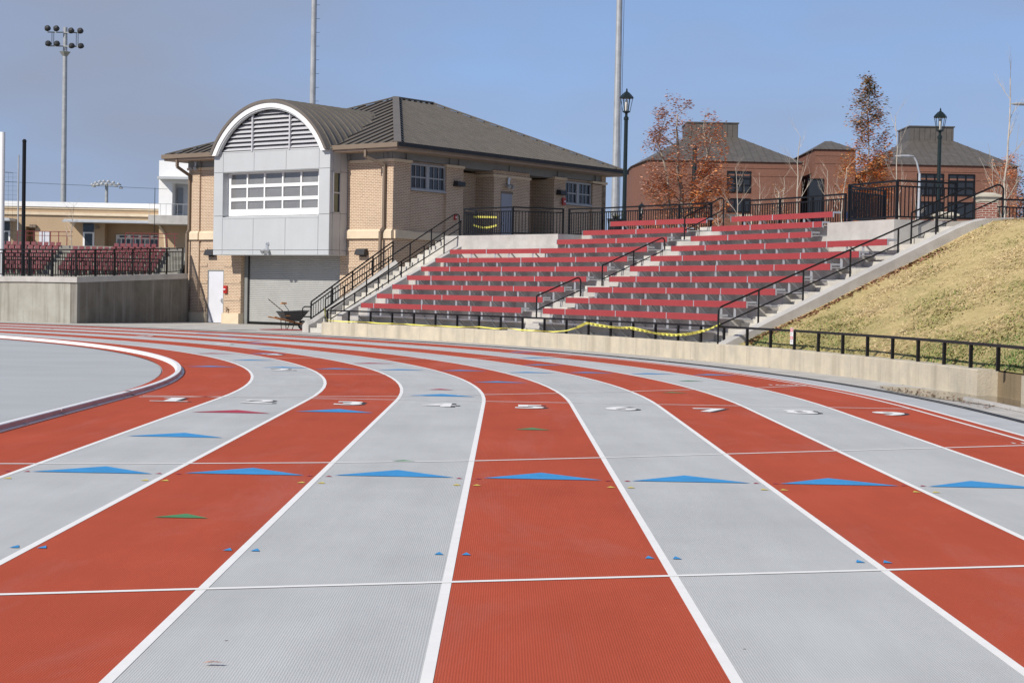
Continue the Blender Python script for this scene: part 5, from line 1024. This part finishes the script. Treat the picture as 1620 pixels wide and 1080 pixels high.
hall('second red brick hall with a boxed roof behind the right lantern post', hx(1395, Y3), hx(1602, Y3), Y3, Y3 + 16, hz(1480, 262, Y3), .2, (hx(1431, Y3 + 5), hx(1500, Y3 + 5), Y3 + 5, Y3 + 9, hz(1460, 223, Y3 + 5), hz(1460, 202, Y3 + 5)), [(hx(1445, Y3), hx(1485, Y3), hz(1460, 309, Y3), hz(1460, 276, Y3), 3, 3), (hx(1494, Y3), hx(1534, Y3), hz(1510, 309, Y3), hz(1510, 277, Y3), 3, 3), (hx(1443, Y3), hx(1485, Y3), hz(1460, 345, Y3), hz(1460, 320, Y3), 3, 1), (hx(1494, Y3), hx(1534, Y3), hz(1510, 345, Y3), hz(1510, 321, Y3), 3, 1)], corner=3.0)

# ------------------------------------------------------------------ small plaza furniture
def pillar(name, label, cx, cy, hw, zs, zc):
    t = thing(name, label, 'pillar', (cx, cy, PZ)); b = MB(); b.box(cx - hw, cx + hw, cy - hw, cy + hw, PZ - .02, zs); b.build('shaft', 'brick_pillar', t); b = MB()
    rg = lambda w, z: [(cx - w, cy - w, z), (cx + w, cy - w, z), (cx + w, cy + w, z), (cx - w, cy + w, z)]
    h_ = zc - zs; b.prism(rg(hw + .02, zs), rg(hw + .05, zs + h_ * .5)); b.prism(rg(hw + .1, zs + h_ * .5 + .002), rg(hw + .1, zs + h_ * .72)); b.prism(rg(hw + .08, zs + h_ * .72 + .002), rg(hw - .1, zc)); b.build('cap', 'stone_pale', t)
pillar('brick_pillar', 'red brick gate pillar with a pale stone cap at the head of the right stairs', 14.17, 50, .24, 4.56, 4.84)
pillar('brick_pillar', 'low brick pier with a pale cap seen through the right platform fence', 13.0, 50.3, .24, 4.0, 4.26)
t = thing('planter', 'black planter pot with dark spiky plants behind the topmost left bench', 'planter', (3.72, 59.2, PZ)); b = MB(); b.lathe((3.6, 59.2, PZ), [(.2, 0), (.3, .6), (.33, .62), (.28, .62)], 12); b.build('pot', 'black_plastic', t); b = MB()
for k in range(90): a = rnd() * 6.28; u = Vector((math.cos(a), math.sin(a), random.uniform(.3, 1.2))) * random.uniform(.2, .45); p = Vector((3.6, 59.2, PZ + .6)); w_ = Vector((-math.sin(a), math.cos(a), 0)) * .015; b.quad(p - w_, p + w_, p + u)
stuff(b.build('leaves', 'leaf_green', t))
t = thing('recycling_bin', 'small dark blue bin top behind the corner of the right platform fence', 'bin', (13.5, 67, PZ)); b = MB(); b.lathe((13.55, 67, PZ), [(.26, 0), (.28, 1.25), (.28, 1.3)], 12); b.build('body', 'bin_blue', t); b = MB(); b.lathe((13.55, 67, PZ + 1.3), [(.3, 0), (.3, .08), (.12, .2)], 12); b.build('lid', 'bin_blue', t)
t = thing('timber_barrier', 'weathered horizontal plank barrier in the gap between the upper fences', 'barrier', (8.9, 70, PZ))
for z in (3.95, 4.9): b = MB(); b.box(7.6, 10.0, 70.0, 70.06, z, z + .17); b.build('plank', 'stone_pale', t)
for x in (7.7, 9.9): b = MB(); b.box(x, x + .1, 70.06, 70.14, PZ, 5.0); b.build('post', 'stone_pale', t)
b = MB(); b.tube((7.95 , 74, PZ), (7.95, 74, 8.3), .11, .1, 8); tag(b.build('dark_post', 'lamp_green'), 'plain dark round post standing among the autumn tree branches', 'post')
